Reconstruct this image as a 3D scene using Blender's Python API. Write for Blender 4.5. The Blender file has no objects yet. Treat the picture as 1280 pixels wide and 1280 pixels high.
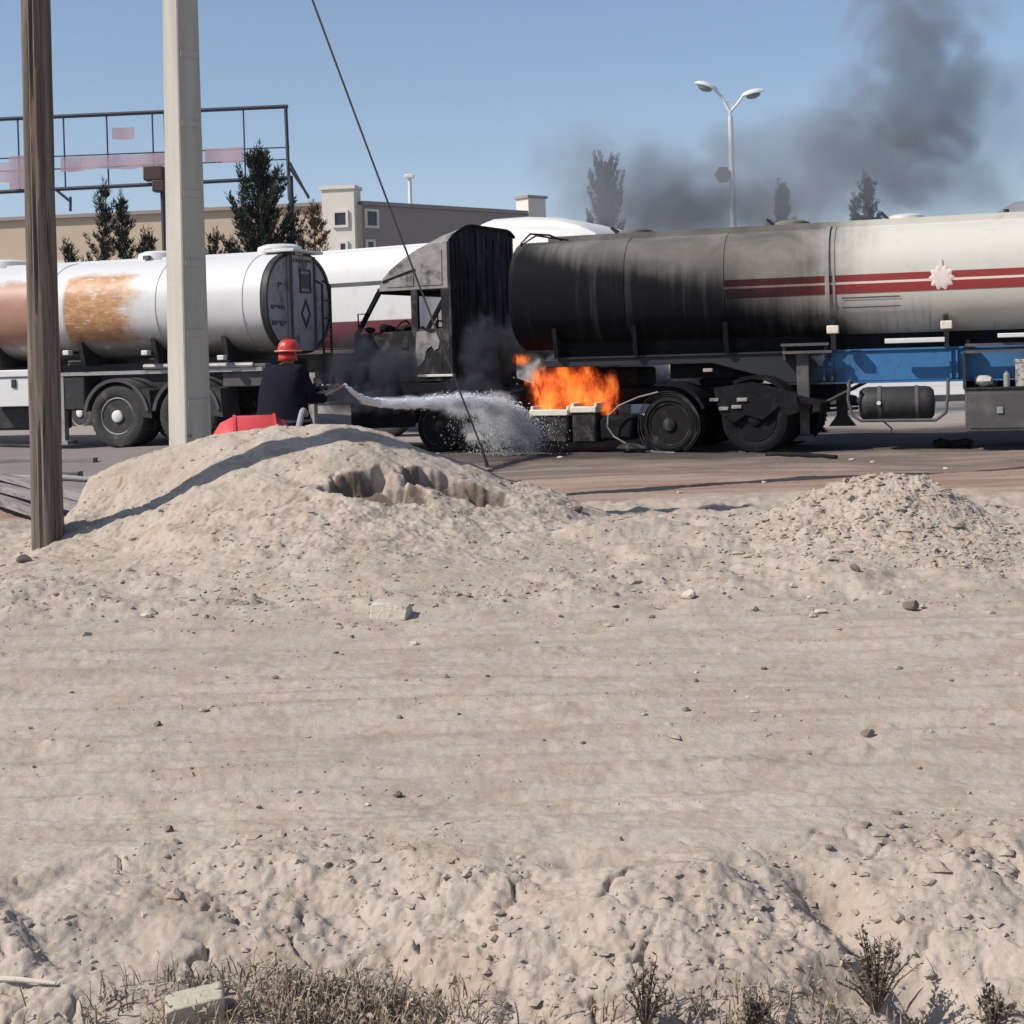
import bpy, bmesh, math, random
import numpy as np
from mathutils import Vector, Matrix, noise as mnoise
R = math.radians
random.seed(7); rng = np.random.default_rng(7)
SC = bpy.context.scene
COL = SC.collection

# ------------------------------------------------------------------ camera
F, H, PY = 1800.0, 1.6, 440.0           # focal length in photo pixels, eye height, eye-level row
RS = 0.03; RC = math.sqrt(1 - RS * RS)  # slight roll of the hand-held camera
cam = bpy.data.objects.new('camera', bpy.data.cameras.new('camera')); COL.objects.link(cam)
cam.data.sensor_fit = 'HORIZONTAL'; cam.data.sensor_width = 36.0
cam.data.lens = 36.0 * F / 1280.0
cam.data.shift_y = (PY - 640.0) / 1280.0
cam.data.clip_start = 0.05; cam.data.clip_end = 20000
cam.matrix_world = Matrix(((RC, RS, 0, 0), (0, 0, -1, 0), (-RS, RC, 0, H), (0, 0, 0, 1)))
SC.camera = cam

# ------------------------------------------------------------------ light
SUN_AZ, SUN_EL = R(20), R(44)           # the shadows fall towards SUN_AZ
ldir = Vector((math.cos(SUN_AZ) * math.cos(SUN_EL), math.sin(SUN_AZ) * math.cos(SUN_EL), -math.sin(SUN_EL)))
w = bpy.data.worlds.new('World'); SC.world = w; w.use_nodes = True
nt = w.node_tree
sky = nt.nodes.new('ShaderNodeTexSky'); sky.sky_type = 'NISHITA'; sky.sun_disc = False
sky.sun_elevation = SUN_EL; sky.sun_rotation = math.atan2(-ldir.x, -ldir.y)
sky.altitude = 1200; sky.air_density = 1.0; sky.dust_density = 1.8; sky.ozone_density = 1.6
bg = nt.nodes['Background']; bg.inputs[1].default_value = 0.11
nt.links.new(sky.outputs[0], bg.inputs[0])
sun = bpy.data.objects.new('sun', bpy.data.lights.new('sun', 'SUN')); COL.objects.link(sun)
sun.data.energy = 4.6; sun.data.angle = R(0.5); sun.data.color = (1.0, 0.94, 0.87)
sun.rotation_mode = 'QUATERNION'; sun.rotation_quaternion = ldir.to_track_quat('-Z', 'Y')
sun.location = (-20, -15, 30)
SC.view_settings.view_transform = 'Standard'; SC.view_settings.look = 'None'
SC.view_settings.gamma = 1; SC.view_settings.exposure = 0.16; SC.view_settings.use_curve_mapping = False
SC.cycles.use_denoising = True
SC.cycles.max_bounces = 6; SC.cycles.volume_bounces = 1; SC.cycles.transparent_max_bounces = 16
SC.cycles.volume_step_rate = 0.6; SC.cycles.volume_max_steps = 256

# ------------------------------------------------------------------ pixel helpers
def AB(px, py):
    u = (px - 640.0) / F; v = (PY - py) / F
    return u * RC + v * RS, -u * RS + v * RC
def P(px, py, Y):
    a, b = AB(px, py)
    return Vector((a * Y, Y, H + b * Y))
def G(px, py, z=0.0):
    a, b = AB(px, py)
    Y = (z - H) / b
    return Vector((a * Y, Y, z))

# ------------------------------------------------------------------ numpy noise
def _hash(ix, iy, seed):
    h = (ix.astype(np.int64) * 374761393 + iy.astype(np.int64) * 668265263 + seed * 974711) & 0x7fffffff
    h = ((h ^ (h >> 13)) * 1274126177) & 0x7fffffff
    return (h ^ (h >> 16)) & 0xffff
def perlin(x, y, seed=0):
    x = np.asarray(x, float); y = np.asarray(y, float)
    ix = np.floor(x); iy = np.floor(y); fx = x - ix; fy = y - iy
    def g(dx, dy):
        a = _hash(ix + dx, iy + dy, seed) * (2 * math.pi / 65536.0)
        return np.cos(a) * (fx - dx) + np.sin(a) * (fy - dy)
    ux = fx * fx * fx * (fx * (fx * 6 - 15) + 10); uy = fy * fy * fy * (fy * (fy * 6 - 15) + 10)
    a = g(0, 0); b = g(1, 0); c = g(0, 1); d = g(1, 1)
    return 1.5 * ((a + (b - a) * ux) * (1 - uy) + (c + (d - c) * ux) * uy)
def fbm(x, y, oct=4, seed=0, gain=0.5):
    s = 0; a = 1.0
    for o in range(oct):
        s = s + a * perlin(x * 2 ** o, y * 2 ** o, seed + o * 17); a *= gain
    return s
def ridged(x, y, oct=3, seed=0):
    s = 0; a = 1.0
    for o in range(oct):
        s = s + a * (1 - 2 * np.abs(perlin(x * 2 ** o, y * 2 ** o, seed + o * 13))); a *= 0.5
    return s
def terrace(n, k, lo=0.3, hi=0.7):
    t = n * k; i = np.floor(t); return (i + sst(lo, hi, t - i)) / k
def sst(e0, e1, x):
    t = np.clip((np.asarray(x, float) - e0) / (e1 - e0), 0, 1)
    return t * t * (3 - 2 * t)

# ------------------------------------------------------------------ object helpers
def tag(o, label=None, cat=None, group=None, kind=None):
    if label: o['label'] = label
    if cat: o['category'] = cat
    if group: o['group'] = group
    if kind: o['kind'] = kind
    return o
def empty(name, loc=(0, 0, 0), rz=0.0, label=None, cat=None, group=None, kind=None):
    o = bpy.data.objects.new(name, None); COL.objects.link(o)
    o.location = loc; o.rotation_euler = (0, 0, rz); o.empty_display_size = 0.2
    return tag(o, label, cat, group, kind)
def link(name, me, m, parent=None):
    o = bpy.data.objects.new(name, me); COL.objects.link(o)
    if m is not None and not me.materials: me.materials.append(m)
    if parent is not None: o.parent = parent
    return o
def copy_tree(o, parent=None):
    c = o.copy(); COL.objects.link(c); c.parent = parent
    for ch in list(o.children): copy_tree(ch, c)
    return c

class MB:
    def __init__(s): s.v = []; s.f = []
    def add(s, vs, fs):
        n = len(s.v); s.v += [tuple(v) for v in vs]; s.f += [tuple(i + n for i in f) for f in fs]; return s
    def box(s, x0, x1, y0, y1, z0, z1):
        return s.add([(x0,y0,z0),(x1,y0,z0),(x1,y1,z0),(x0,y1,z0),(x0,y0,z1),(x1,y0,z1),(x1,y1,z1),(x0,y1,z1)],
                     [(0,3,2,1),(4,5,6,7),(0,1,5,4),(1,2,6,5),(2,3,7,6),(3,0,4,7)])
    def prism(s, pts, axis, d0, d1):
        """pts is a 2D outline; axis 'y': (x,z) outline run from y=d0 to d1; 'x': (y,z); 'z': (x,y)"""
        def mk(p, d):
            return {'y': (p[0], d, p[1]), 'x': (d, p[0], p[1]), 'z': (p[0], p[1], d)}[axis]
        n = len(pts); vs = [mk(p, d0) for p in pts] + [mk(p, d1) for p in pts]
        fs = [tuple(range(n)), tuple(range(2 * n - 1, n - 1, -1))]
        fs += [(i, n + i, n + (i + 1) % n, (i + 1) % n) for i in range(n)]
        return s.add(vs, fs)
    def tube(s, pts, r, n=8, cap=True):
        pts = [Vector(p) for p in pts]; rs = r if isinstance(r, (list, tuple)) else [r] * len(pts)
        vs = []; ref = None
        for i, p in enumerate(pts):
            t = (pts[min(i + 1, len(pts) - 1)] - pts[max(i - 1, 0)]).normalized()
            if ref is None:
                ref = Vector((0, 0, 1)) if abs(t.z) < 0.9 else Vector((1, 0, 0))
            a = t.cross(ref).normalized(); b = a.cross(t).normalized(); ref = b
            for k in range(n):
                q = 2 * math.pi * k / n
                vs.append(p + (a * math.cos(q) + b * math.sin(q)) * rs[i])
        fs = []
        for i in range(len(pts) - 1):
            for k in range(n):
                k2 = (k + 1) % n
                fs.append((i * n + k, i * n + k2, (i + 1) * n + k2, (i + 1) * n + k))
        if cap:
            fs.append(tuple(range(n - 1, -1, -1))); m = (len(pts) - 1) * n
            fs.append(tuple(range(m, m + n)))
        return s.add(vs, fs)
    def lathe(s, prof, c, axis='y', n=28, close=False, a0=0.0, a1=2 * math.pi):
        """prof: (radius, offset along axis)"""
        full = abs(a1 - a0 - 2 * math.pi) < 1e-6; m = n if full else n + 1; k = len(prof); vs = []
        for i in range(m):
            q = a0 + (a1 - a0) * i / n; cs, sn = math.cos(q), math.sin(q)
            for (r, o) in prof:
                if axis == 'y': vs.append((c[0] + r * cs, c[1] + o, c[2] + r * sn))
                elif axis == 'x': vs.append((c[0] + o, c[1] + r * cs, c[2] + r * sn))
                else: vs.append((c[0] + r * cs, c[1] + r * sn, c[2] + o))
        fs = []
        for i in range(n):
            j = (i + 1) % m
            for q in range(k if close else k - 1):
                q2 = (q + 1) % k
                fs.append((i * k + q, i * k + q2, j * k + q2, j * k + q))
        if not close and full:
            if prof[0][0] > 1e-6: fs.append(tuple(i * k for i in range(m)))
            if prof[-1][0] > 1e-6: fs.append(tuple(i * k + k - 1 for i in range(m - 1, -1, -1)))
        return s.add(vs, fs)
    def ring_loft(s, rings, cap=True):
        n = len(rings[0]); vs = [p for r_ in rings for p in r_]; fs = []
        for i in range(len(rings) - 1):
            for k in range(n):
                k2 = (k + 1) % n
                fs.append((i * n + k, i * n + k2, (i + 1) * n + k2, (i + 1) * n + k))
        if cap:
            fs.append(tuple(range(n - 1, -1, -1))); m = (len(rings) - 1) * n; fs.append(tuple(range(m, m + n)))
        return s.add(vs, fs)
    def blob(s, c, rx, ry, rz, sub=1, jit=0.0, seed=0, cut=None):
        bm = bmesh.new(); bmesh.ops.create_icosphere(bm, subdivisions=sub, radius=1.0)
        rr = random.Random(seed); off = Vector((rr.uniform(0, 50), rr.uniform(0, 50), rr.uniform(0, 50)))
        for v in bm.verts:
            k = 1 + jit * mnoise.noise(v.co * 1.3 + off) + jit * 0.5 * mnoise.noise(v.co * 3.1 + off)
            v.co = v.co * k
            if cut is not None and v.co.z < cut: v.co.z = cut
        bm.verts.ensure_lookup_table()
        s.add([(c[0] + v.co.x * rx, c[1] + v.co.y * ry, c[2] + v.co.z * rz) for v in bm.verts],
              [tuple(v.index for v in f.verts) for f in bm.faces])
        bm.free(); return s
    def rot(s, M):
        s.v = [tuple(M @ Vector(v)) for v in s.v]; return s
    def mesh(s, name, smooth=True, ang=35, fix=True):
        me = bpy.data.meshes.new(name); me.from_pydata(s.v, [], s.f)
        if fix:
            bm = bmesh.new(); bm.from_mesh(me); bmesh.ops.recalc_face_normals(bm, faces=bm.faces); bm.to_mesh(me); bm.free()
        if smooth:
            me.polygons.foreach_set('use_smooth', [True] * len(me.polygons)); me.set_sharp_from_angle(angle=R(ang))
        me.update(); return me
    def build(s, name, m, parent=None, smooth=True, ang=35, bevel=0.0, fix=True):
        o = link(name, s.mesh(name, smooth, ang, fix), m, parent)
        if bevel:
            b = o.modifiers.new('bevel', 'BEVEL'); b.width = bevel; b.segments = 2; b.limit_method = 'ANGLE'; b.angle_limit = R(40)
        return o

# ------------------------------------------------------------------ material helpers
class NT:
    def __init__(s, name):
        s.m = bpy.data.materials.new(name); s.m.use_nodes = True; s.t = s.m.node_tree
        s.b = s.t.nodes['Principled BSDF']; s.out = s.t.nodes['Material Output']
        s.tc = s.t.nodes.new('ShaderNodeTexCoord'); s.obj = s.tc.outputs['Object']
    def n(s, typ, **kw):
        nd = s.t.nodes.new(typ)
        for k, v in kw.items(): setattr(nd, k, v)
        return nd
    def put(s, sock, val):
        if hasattr(val, 'is_linked') or isinstance(val, bpy.types.NodeSocket): s.t.links.new(val, sock)
        else:
            if isinstance(val, (tuple, list)) and sock.type == 'RGBA' and len(val) == 3: val = (*val, 1)
            sock.default_value = val
    def math(s, op, a, b=0.0, c=0.0, clamp=False):
        nd = s.n('ShaderNodeMath', operation=op, use_clamp=clamp)
        s.put(nd.inputs[0], a); s.put(nd.inputs[1], b); s.put(nd.inputs[2], c); return nd.outputs[0]
    def xyz(s, v=None):
        nd = s.n('ShaderNodeSeparateXYZ'); s.put(nd.inputs[0], v or s.obj); return nd.outputs
    def scale(s, v, sc, loc=(0, 0, 0)):
        nd = s.n('ShaderNodeMapping'); s.put(nd.inputs[0], v or s.obj); nd.inputs['Scale'].default_value = sc
        nd.inputs['Location'].default_value = loc; return nd.outputs[0]
    def noise(s, scale, v=None, detail=4.0, rough=0.55, dist=0.0, col=False):
        nd = s.n('ShaderNodeTexNoise'); s.put(nd.inputs['Vector'], v or s.obj); nd.inputs['Scale'].default_value = scale
        nd.inputs['Detail'].default_value = detail; nd.inputs['Roughness'].default_value = rough; nd.inputs['Distortion'].default_value = dist
        return nd.outputs['Color' if col else 'Fac']
    def ss(s, x, e0, e1, o0=0.0, o1=1.0):
        nd = s.n('ShaderNodeMapRange', interpolation_type='SMOOTHSTEP'); s.put(nd.inputs[0], x)
        s.put(nd.inputs[1], e0); s.put(nd.inputs[2], e1); s.put(nd.inputs[3], o0); s.put(nd.inputs[4], o1); return nd.outputs[0]
    def mix(s, f, a, b, blend='MIX'):
        nd = s.n('ShaderNodeMix', data_type='RGBA', blend_type=blend); s.put(nd.inputs[0], f)
        s.put(nd.inputs[6], a); s.put(nd.inputs[7], b); return nd.outputs[2]
    def bump(s, h, strength=0.4, dist=0.02, prev=None):
        nd = s.n('ShaderNodeBump'); s.put(nd.inputs['Height'], h); nd.inputs['Strength'].default_value = strength
        nd.inputs['Distance'].default_value = dist
        if prev is not None: s.put(nd.inputs['Normal'], prev)
        return nd.outputs[0]
    def done(s, col=None, rough=0.8, metal=0.0, normal=None, spec=0.5):
        if col is not None: s.put(s.b.inputs['Base Color'], col)
        s.put(s.b.inputs['Roughness'], rough); s.put(s.b.inputs['Metallic'], metal)
        s.put(s.b.inputs['Specular IOR Level'], spec)
        if normal is not None: s.put(s.b.inputs['Normal'], normal)
        return s.m
def vmul(c, k): return tuple(min(1.0, x * k) for x in c)
def mat(name, c, rough=0.75, var=0.25, sc=6.0, dirt=None, damt=0.5, dsc=3.0, bump=0.0, bsc=40.0, metal=0.0, spec=0.4, stretch=(1, 1, 1)):
    t = NT(name); v = t.scale(None, stretch)
    col = t.mix(t.noise(sc, v), vmul(c, 1 - var), vmul(c, 1 + var))
    if dirt is not None:
        k = t.ss(t.noise(dsc, v, 6, 0.65, 0.3), 1 - damt - 0.12, 1 - damt + 0.12)
        col = t.mix(k, col, dirt)
    nrm = t.bump(t.noise(bsc, v, 5), bump, 0.02) if bump else None
    return t.done(col, rough, metal, nrm, spec)

M = {}
SAND = (0.405, 0.343, 0.283)
def sand_material(name, zones=False, pits=()):
    t = NT(name); geo = t.n('ShaderNodeNewGeometry'); pos = geo.outputs['Position']; x, y, z = t.xyz(pos)
    big = t.noise(0.55, pos, 4, 0.6); mid = t.noise(4.0, pos, 5, 0.6, 0.4); fine = t.noise(38.0, pos, 4, 0.65)
    streak = t.noise(1.0, t.scale(pos, (0.55, 7.0, 1.0)), 5, 0.62, 0.3)
    c = t.mix(t.ss(big, 0.3, 0.7), vmul(SAND, 0.93), vmul(SAND, 1.07))
    c = t.mix(t.ss(mid, 0.42, 0.72), c, (0.34, 0.275, 0.215))
    c = t.mix(t.math('MULTIPLY', t.ss(fine, 0.52, 0.75), 0.55), c, (0.27, 0.215, 0.17))
    c = t.mix(t.math('MULTIPLY', t.ss(t.noise(75.0, pos, 2), 0.66, 0.74), 0.6), c, (0.55, 0.48, 0.41))
    c = t.mix(t.math('MULTIPLY', t.ss(t.noise(2.6, pos, 6, 0.7, 0.8), 0.50, 0.66), 0.5), c, (0.255, 0.205, 0.165))
    for (cx, cy, rx, ry, dp, sd) in pits:      # darker brown soil inside the hollows, with a noisy edge
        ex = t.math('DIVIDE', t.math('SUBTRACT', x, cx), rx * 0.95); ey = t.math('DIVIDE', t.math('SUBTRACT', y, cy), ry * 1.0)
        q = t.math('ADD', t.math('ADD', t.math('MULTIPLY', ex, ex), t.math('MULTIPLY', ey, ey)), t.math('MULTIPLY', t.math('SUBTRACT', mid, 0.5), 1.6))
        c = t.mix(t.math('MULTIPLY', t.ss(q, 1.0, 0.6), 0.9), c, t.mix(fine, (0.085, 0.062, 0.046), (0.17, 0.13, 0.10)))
    if zones:
        inroad = t.math('MULTIPLY', t.ss(y, 4.4, 5.2), t.ss(y, 9.5, 8.2))
        c = t.mix(t.math('MULTIPLY', t.math('MULTIPLY', inroad, t.ss(streak, 0.5, 0.66)), 0.55), c, (0.30, 0.24, 0.19))
        wob = t.math('ADD', y, t.math('MULTIPLY', t.math('SUBTRACT', t.noise(0.5, pos, 4), 0.5), 3.0))
        far = t.noise(1.0, t.scale(pos, (0.35, 2.2, 1.0)), 5, 0.6, 0.4)
        redd = t.mix(t.ss(far, 0.35, 0.65), (0.24, 0.155, 0.115), (0.33, 0.255, 0.20))
        c = t.mix(t.ss(wob, 14.6, 15.6), c, redd)
        wet = t.mix(t.ss(far, 0.35, 0.7), (0.150, 0.117, 0.097), (0.250, 0.200, 0.165))
        c = t.mix(t.math('MULTIPLY', t.ss(wob, 17.3, 18.8), t.ss(x, -7.0, -3.0)), c, wet)
        grey = t.mix(far, (0.17, 0.15, 0.14), (0.25, 0.22, 0.20))
        c = t.mix(t.math('MULTIPLY', t.ss(wob, 16.6, 17.6), t.ss(x, -2.5, -4.5)), c, grey)
        c = t.mix(t.ss(wob, 25.0, 28.0), c, (0.30, 0.265, 0.235))
        black = t.math('MULTIPLY', t.math('MULTIPLY', t.ss(wob, 20.0, 21.2), t.ss(wob, 27, 25.5)), t.ss(x, -2.5, 0.0))
        c = t.mix(t.math('MULTIPLY', black, 0.75), c, (0.035, 0.032, 0.033))
    nb = t.bump(t.noise(22.0, pos, 4, 0.6), 0.4, 0.02)
    return t.done(c, 0.95, 0, nb, 0.15)
M['ground'] = sand_material('dusty_ground', True)
M['mound'] = sand_material('mound_earth')
M['clod'] = mat('clod_earth', (0.36, 0.292, 0.235), 0.95, 0.25, 9, bump=0.5, bsc=30, spec=0.1)
M['stone_dark'] = mat('stone_dark', (0.17, 0.13, 0.105), 0.9, 0.4, 14, bump=0.5)
M['stone_pale'] = mat('stone_pale', (0.50, 0.44, 0.37), 0.9, 0.2, 14, dirt=(0.30, 0.24, 0.19), damt=0.35, dsc=9, bump=0.4)
M['soot'] = mat('soot_metal', (0.011, 0.011, 0.0135), 0.8, 0.5, 5, dirt=(0.030, 0.028, 0.028), damt=0.36, dsc=6, bump=0.3, spec=0.08)
M['char'] = mat('charred_rubber', (0.016, 0.015, 0.016), 0.9, 0.4, 8, dirt=(0.06, 0.055, 0.05), damt=0.34, dsc=7, bump=0.4, spec=0.08)
M['ash'] = mat('ash_burnt_panel', (0.25, 0.232, 0.218), 0.75, 0.45, 6, dirt=(0.06, 0.056, 0.055), damt=0.42, dsc=4.5, bump=0.35, bsc=12)
M['burntgrey'] = mat('burnt_grey', (0.085, 0.077, 0.072), 0.75, 0.4, 6, dirt=(0.018, 0.017, 0.019), damt=0.55, dsc=4, bump=0.3, spec=0.15)
M['rubber'] = mat('tyre_rubber', (0.035, 0.034, 0.034), 0.85, 0.3, 8, dirt=(0.11, 0.095, 0.08), damt=0.38, dsc=4, bump=0.2)
M['steel'] = mat('steel', (0.32, 0.31, 0.30), 0.5, 0.2, 8, dirt=(0.12, 0.10, 0.085), damt=0.4, metal=0.3)
M['rimpaint'] = mat('rim_paint', (0.34, 0.33, 0.32), 0.6, 0.2, 6, dirt=(0.16, 0.14, 0.12), damt=0.4)
M['bright'] = mat('bright_trim', (0.62, 0.62, 0.60), 0.45, 0.15, 8, dirt=(0.25, 0.24, 0.22), damt=0.3)
M['black'] = mat('black_metal', (0.022, 0.022, 0.024), 0.6, 0.3, 6, dirt=(0.06, 0.052, 0.045), damt=0.4)
M['darkgrey'] = mat('dark_grey', (0.075, 0.072, 0.072), 0.7, 0.3, 6, dirt=(0.13, 0.115, 0.10), damt=0.4)
M['blue'] = mat('blue_frame', (0.035, 0.135, 0.30), 0.55, 0.2, 5, dirt=(0.045, 0.06, 0.085), damt=0.42, dsc=3)
M['white'] = mat('white_paint', (0.64, 0.63, 0.615), 0.5, 0.06, 4, dirt=(0.52, 0.49, 0.45), damt=0.33, dsc=3)
M['palebox'] = mat('pale_lip', (0.66, 0.62, 0.52), 0.6, 0.12, 8, dirt=(0.25, 0.22, 0.19), damt=0.36, dsc=7)
M['red'] = mat('red_paint', (0.27, 0.035, 0.028), 0.55, 0.2, 5, dirt=(0.15, 0.03, 0.026), damt=0.4)
M['wire'] = mat('wire_steel', (0.13, 0.12, 0.115), 0.55, 0.15, 10)
M['glass'] = mat('dark_glass', (0.03, 0.035, 0.04), 0.12, 0.2, 2, spec=0.6)
M['brown'] = mat('brown_panel', (0.075, 0.045, 0.035), 0.7, 0.3, 5)

# ------------------------------------------------------------------ terrain
def ground_h(x, y):
    x = np.asarray(x, float); y = np.asarray(y, float)
    h = np.zeros(np.broadcast(x, y).shape)
    # verge in front: the dirt road breaks off and falls into a shallow ditch
    yc = 4.62 + 0.16 * fbm(x * 0.9, y * 0.5 + 3.1, 3, 5)
    d = yc - y
    h = h - 0.30 * sst(0.0, 1.35, d) - 0.045 * sst(-0.02, 0.07, d + 0.05 * fbm(x * 5, y * 5, 2, 6)) * sst(0.0, 0.4, fbm(x * 1.3, y * 1.3 + 7, 2, 4))
    bank = sst(-0.25, 0.25, d); rgh = sst(-0.35, 0.35, fbm(x * 1.1, y * 1.6, 2, 8))
    crack = np.exp(-(perlin(x * 3.1 + 0.3 * perlin(x * 9, y * 9, 2), y * 4.5, 34) / 0.045) ** 2) * sst(0.0, 0.4, fbm(x * 2.0, y * 2.0, 2, 36))
    crack2 = np.exp(-(perlin(x * 1.7 + 0.25 * perlin(x * 11, y * 11, 7), y * 6.5, 38) / 0.035) ** 2) * sst(0.0, 0.35, fbm(x * 2.4, y * 2.4 + 9, 2, 39))
    h = h + bank * (0.050 * fbm(x * 1.1, y * 1.9, 2, 23) + 0.016 * fbm(x * 3.2, y * 4.4, 3, 21, 0.5) + rgh * (0.012 * fbm(x * 12, y * 12, 4, 33, 0.65) + 0.009 * terrace(fbm(x * 7, y * 7, 3, 45, 0.6), 2.0, 0.40, 0.55))
                    + 0.016 * terrace(fbm(x * 2.0, y * 4.2, 4, 49, 0.55), 2.5, 0.42, 0.54) - 0.034 * crack - 0.026 * crack2 + 0.004 * fbm(x * 34, y * 34, 2, 41))
    # gully running down the verge
    gx = 0.80 + (4.62 - y) * 0.42 + 0.05 * perlin(y * 3, y * 0 + 2, 3)
    gd = np.abs(x - gx)
    h = h - bank * 0.11 * (1 - sst(0.0, 0.17, gd)) * sst(4.75, 4.3, y) * 1.0
    # tyre tracks and scraped streaks along the road
    road = sst(4.3, 5.1, y)
    h = h + road * sst(26, 20, y) * (0.016 * fbm(x * 0.5, y * 5.5, 4, 51) + 0.010 * fbm(x * 2.2, y * 14.0, 3, 57) * sst(-0.15, 0.5, fbm(x * 0.4, y * 1.2, 2, 71))
                + 0.020 * fbm(x * 0.25, y * 0.7, 3, 61) + 0.004 * fbm(x * 17, y * 22, 2, 63))
    clump = sst(0.35, 0.75, fbm(x * 0.55, y * 2.4, 3, 77))
    h = h + road * sst(12, 7, y) * clump * 0.022 * np.maximum(0, ridged(x * 5, y * 13, 2, 79))
    # rough foot of the spoil heaps
    rough = sst(8.4, 9.6, y) * sst(15.8, 14.2, y) * sst(6.5, 4.5, np.abs(x))
    h = h + rough * (0.05 * fbm(x * 1.6, y * 1.6, 4, 81) + 0.014 * fbm(x * 8, y * 8, 4, 83, 0.6) + 0.02 * terrace(fbm(x * 3, y * 5, 3, 87), 2.0, 0.42, 0.55) + 0.02)
    # low berm joining the heaps
    h = h + 0.15 * np.exp(-((y - 11.8) / 0.9) ** 2) * sst(-0.5, 0.8, x) * sst(6.5, 3.5, x)
    # the yard rises a little to the left
    h = h + 0.22 * sst(-1.6, -5.0, x) * sst(15.5, 19.0, y)
    h = h + 0.04 * fbm(x * 0.3, y * 0.3, 3, 91) * sst(16, 18, y) * sst(60, 30, y)
    return h

def prof(pts, Y):
    xs = []; zs = []
    for px, py in pts:
        p = P(px, py, Y); xs.append(p.x); zs.append(max(p.z, 0.0))
    return np.array(xs), np.array(zs)
AX, AZ = prof([(20, 700), (62, 690), (84, 648), (104, 602), (140, 586), (180, 571), (250, 549), (300, 540), (345, 533), (420, 533), (450, 537), (480, 545), (520, 560),
               (560, 576), (640, 606), (700, 624), (770, 652), (830, 670)], 13.0)
BX, BZ = prof([(880, 685), (930, 657), (1000, 629), (1050, 607), (1100, 598), (1135, 597), (1165, 602), (1200, 624), (1240, 650), (1300, 668), (1380, 690)], 11.7)
def pit(x, y, cx, cy, rx, ry, depth, seed):
    a = np.sqrt(((x - cx) / rx) ** 2 + ((y - cy) / ry) ** 2) + 0.35 * fbm(x * 4, y * 4, 3, seed)
    return -depth * sst(1.0, 0.72, a)
PITS = []
def moundA(x, y):
    x = np.asarray(x, float); y = np.asarray(y, float)
    yc = 13.0; f = 9.4 + 0.25 * fbm(x * 0.7, x * 0 + 1, 2, 3)
    r = np.interp(x + 0.05 * fbm(y * 1.5, x * 1.5, 2, 6), AX, AZ)
    s = np.clip((y - f) / (yc - f), 0, 1)
    e = 1.5 + 2.2 * sst(-1.8, -3.4, x)
    h = r * s ** e
    b = np.clip((y - yc - 0.15) / 1.9, 0, 1)
    h = h * (1 - b * b * (3 - 2 * b))
    m = np.clip(h * 5, 0, 1)
    h = h + m * (0.045 * fbm(x * 1.3, y * 1.3, 3, 101) + 0.006 * fbm(x * 6, y * 6, 4, 103, 0.55))
    lump = sst(0.80, 0.25, h) * m; crack = np.exp(-(perlin(x * 2.2 + 0.3 * perlin(x * 7, y * 7, 2), y * 3.4, 134) / 0.04) ** 2) * sst(-0.05, 0.35, fbm(x * 1.6, y * 1.6, 2, 136))
    h = h + lump * (0.011 * fbm(x * 9, y * 9, 4, 107, 0.6) + 0.020 * terrace(fbm(x * 3.5, y * 5.0, 3, 111, 0.55), 2.0, 0.42, 0.58)) + m * 0.003 * fbm(x * 24, y * 24, 2, 109)
    h = h + m * (0.04 * terrace(fbm(x * 0.9 + y * 0.5, y * 1.3, 3, 113), 3.0, 0.36, 0.56) - 0.022 * crack)
    for (cx, cy, rx, ry, dp, sd) in PITS: h = h + pit(x, y, cx, cy, rx, ry, dp, sd)
    edge = np.interp(x, [AX[0], AX[0] + 0.3, AX[-1] - 0.5, AX[-1]], [1, 0, 0, 1])
    return h - 0.10 * np.maximum(edge, np.maximum(1 - sst(0, 0.09, s), sst(0.9, 1.0, b)))
def moundB(x, y):
    x = np.asarray(x, float); y = np.asarray(y, float)
    yc = 11.7; f = 10.0 + 0.2 * fbm(x * 0.9, x * 0 + 5, 2, 13)
    r = np.interp(x + 0.06 * fbm(y * 1.5, x * 1.5, 2, 16), BX, BZ)
    s = np.clip((y - f) / (yc - f), 0, 1); h = r * s ** 1.35
    b = np.clip((y - yc - 0.1) / 1.3, 0, 1); h = h * (1 - b * b * (3 - 2 * b)); m = np.clip(h * 6, 0, 1)
    h = h + m * (0.035 * fbm(x * 2.2, y * 2.2, 3, 121) + 0.018 * fbm(x * 8, y * 8, 4, 123, 0.6) + 0.016 * terrace(fbm(x * 7, y * 8, 3, 127), 2.0, 0.42, 0.55) + 0.010 * fbm(x * 24, y * 24, 2, 125))
    edge = np.interp(x, [BX[0], BX[0] + 0.3, BX[-1] - 0.4, BX[-1]], [1, 0, 0, 1])
    return h - 0.12 * np.maximum(edge, np.maximum(1 - sst(0, 0.14, s), sst(0.9, 1.0, b)))
def total_h(x, y):
    x = np.asarray(x, float); y = np.asarray(y, float); g = ground_h(x, y)
    a = (AX[0] <= x) & (x <= AX[-1]) & (y > 9.0) & (y < 15.6); b = (BX[0] <= x) & (x <= BX[-1]) & (y > 9.6) & (y < 13.2)
    g = np.where(a, np.maximum(g, moundA(x, y)), g)
    return np.where(b, np.maximum(g, moundB(x, y)), g)
HY = 2.4 * 1.004 ** np.arange(600)
def hit(px, py):
    """the point of the terrain seen at a photo pixel"""
    a, b = AB(px, py); d = H + b * HY - total_h(a * HY, HY); i = int(np.argmax(d <= 0)); i = max(i, 1)
    f = d[i - 1] / (d[i - 1] - d[i]); Y = HY[i - 1] + f * (HY[i] - HY[i - 1])
    return Vector((a * Y, Y, float(total_h(a * Y, Y))))
_p1 = hit(462, 606); _p2 = hit(560, 606); _p3 = hit(505, 612)
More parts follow.
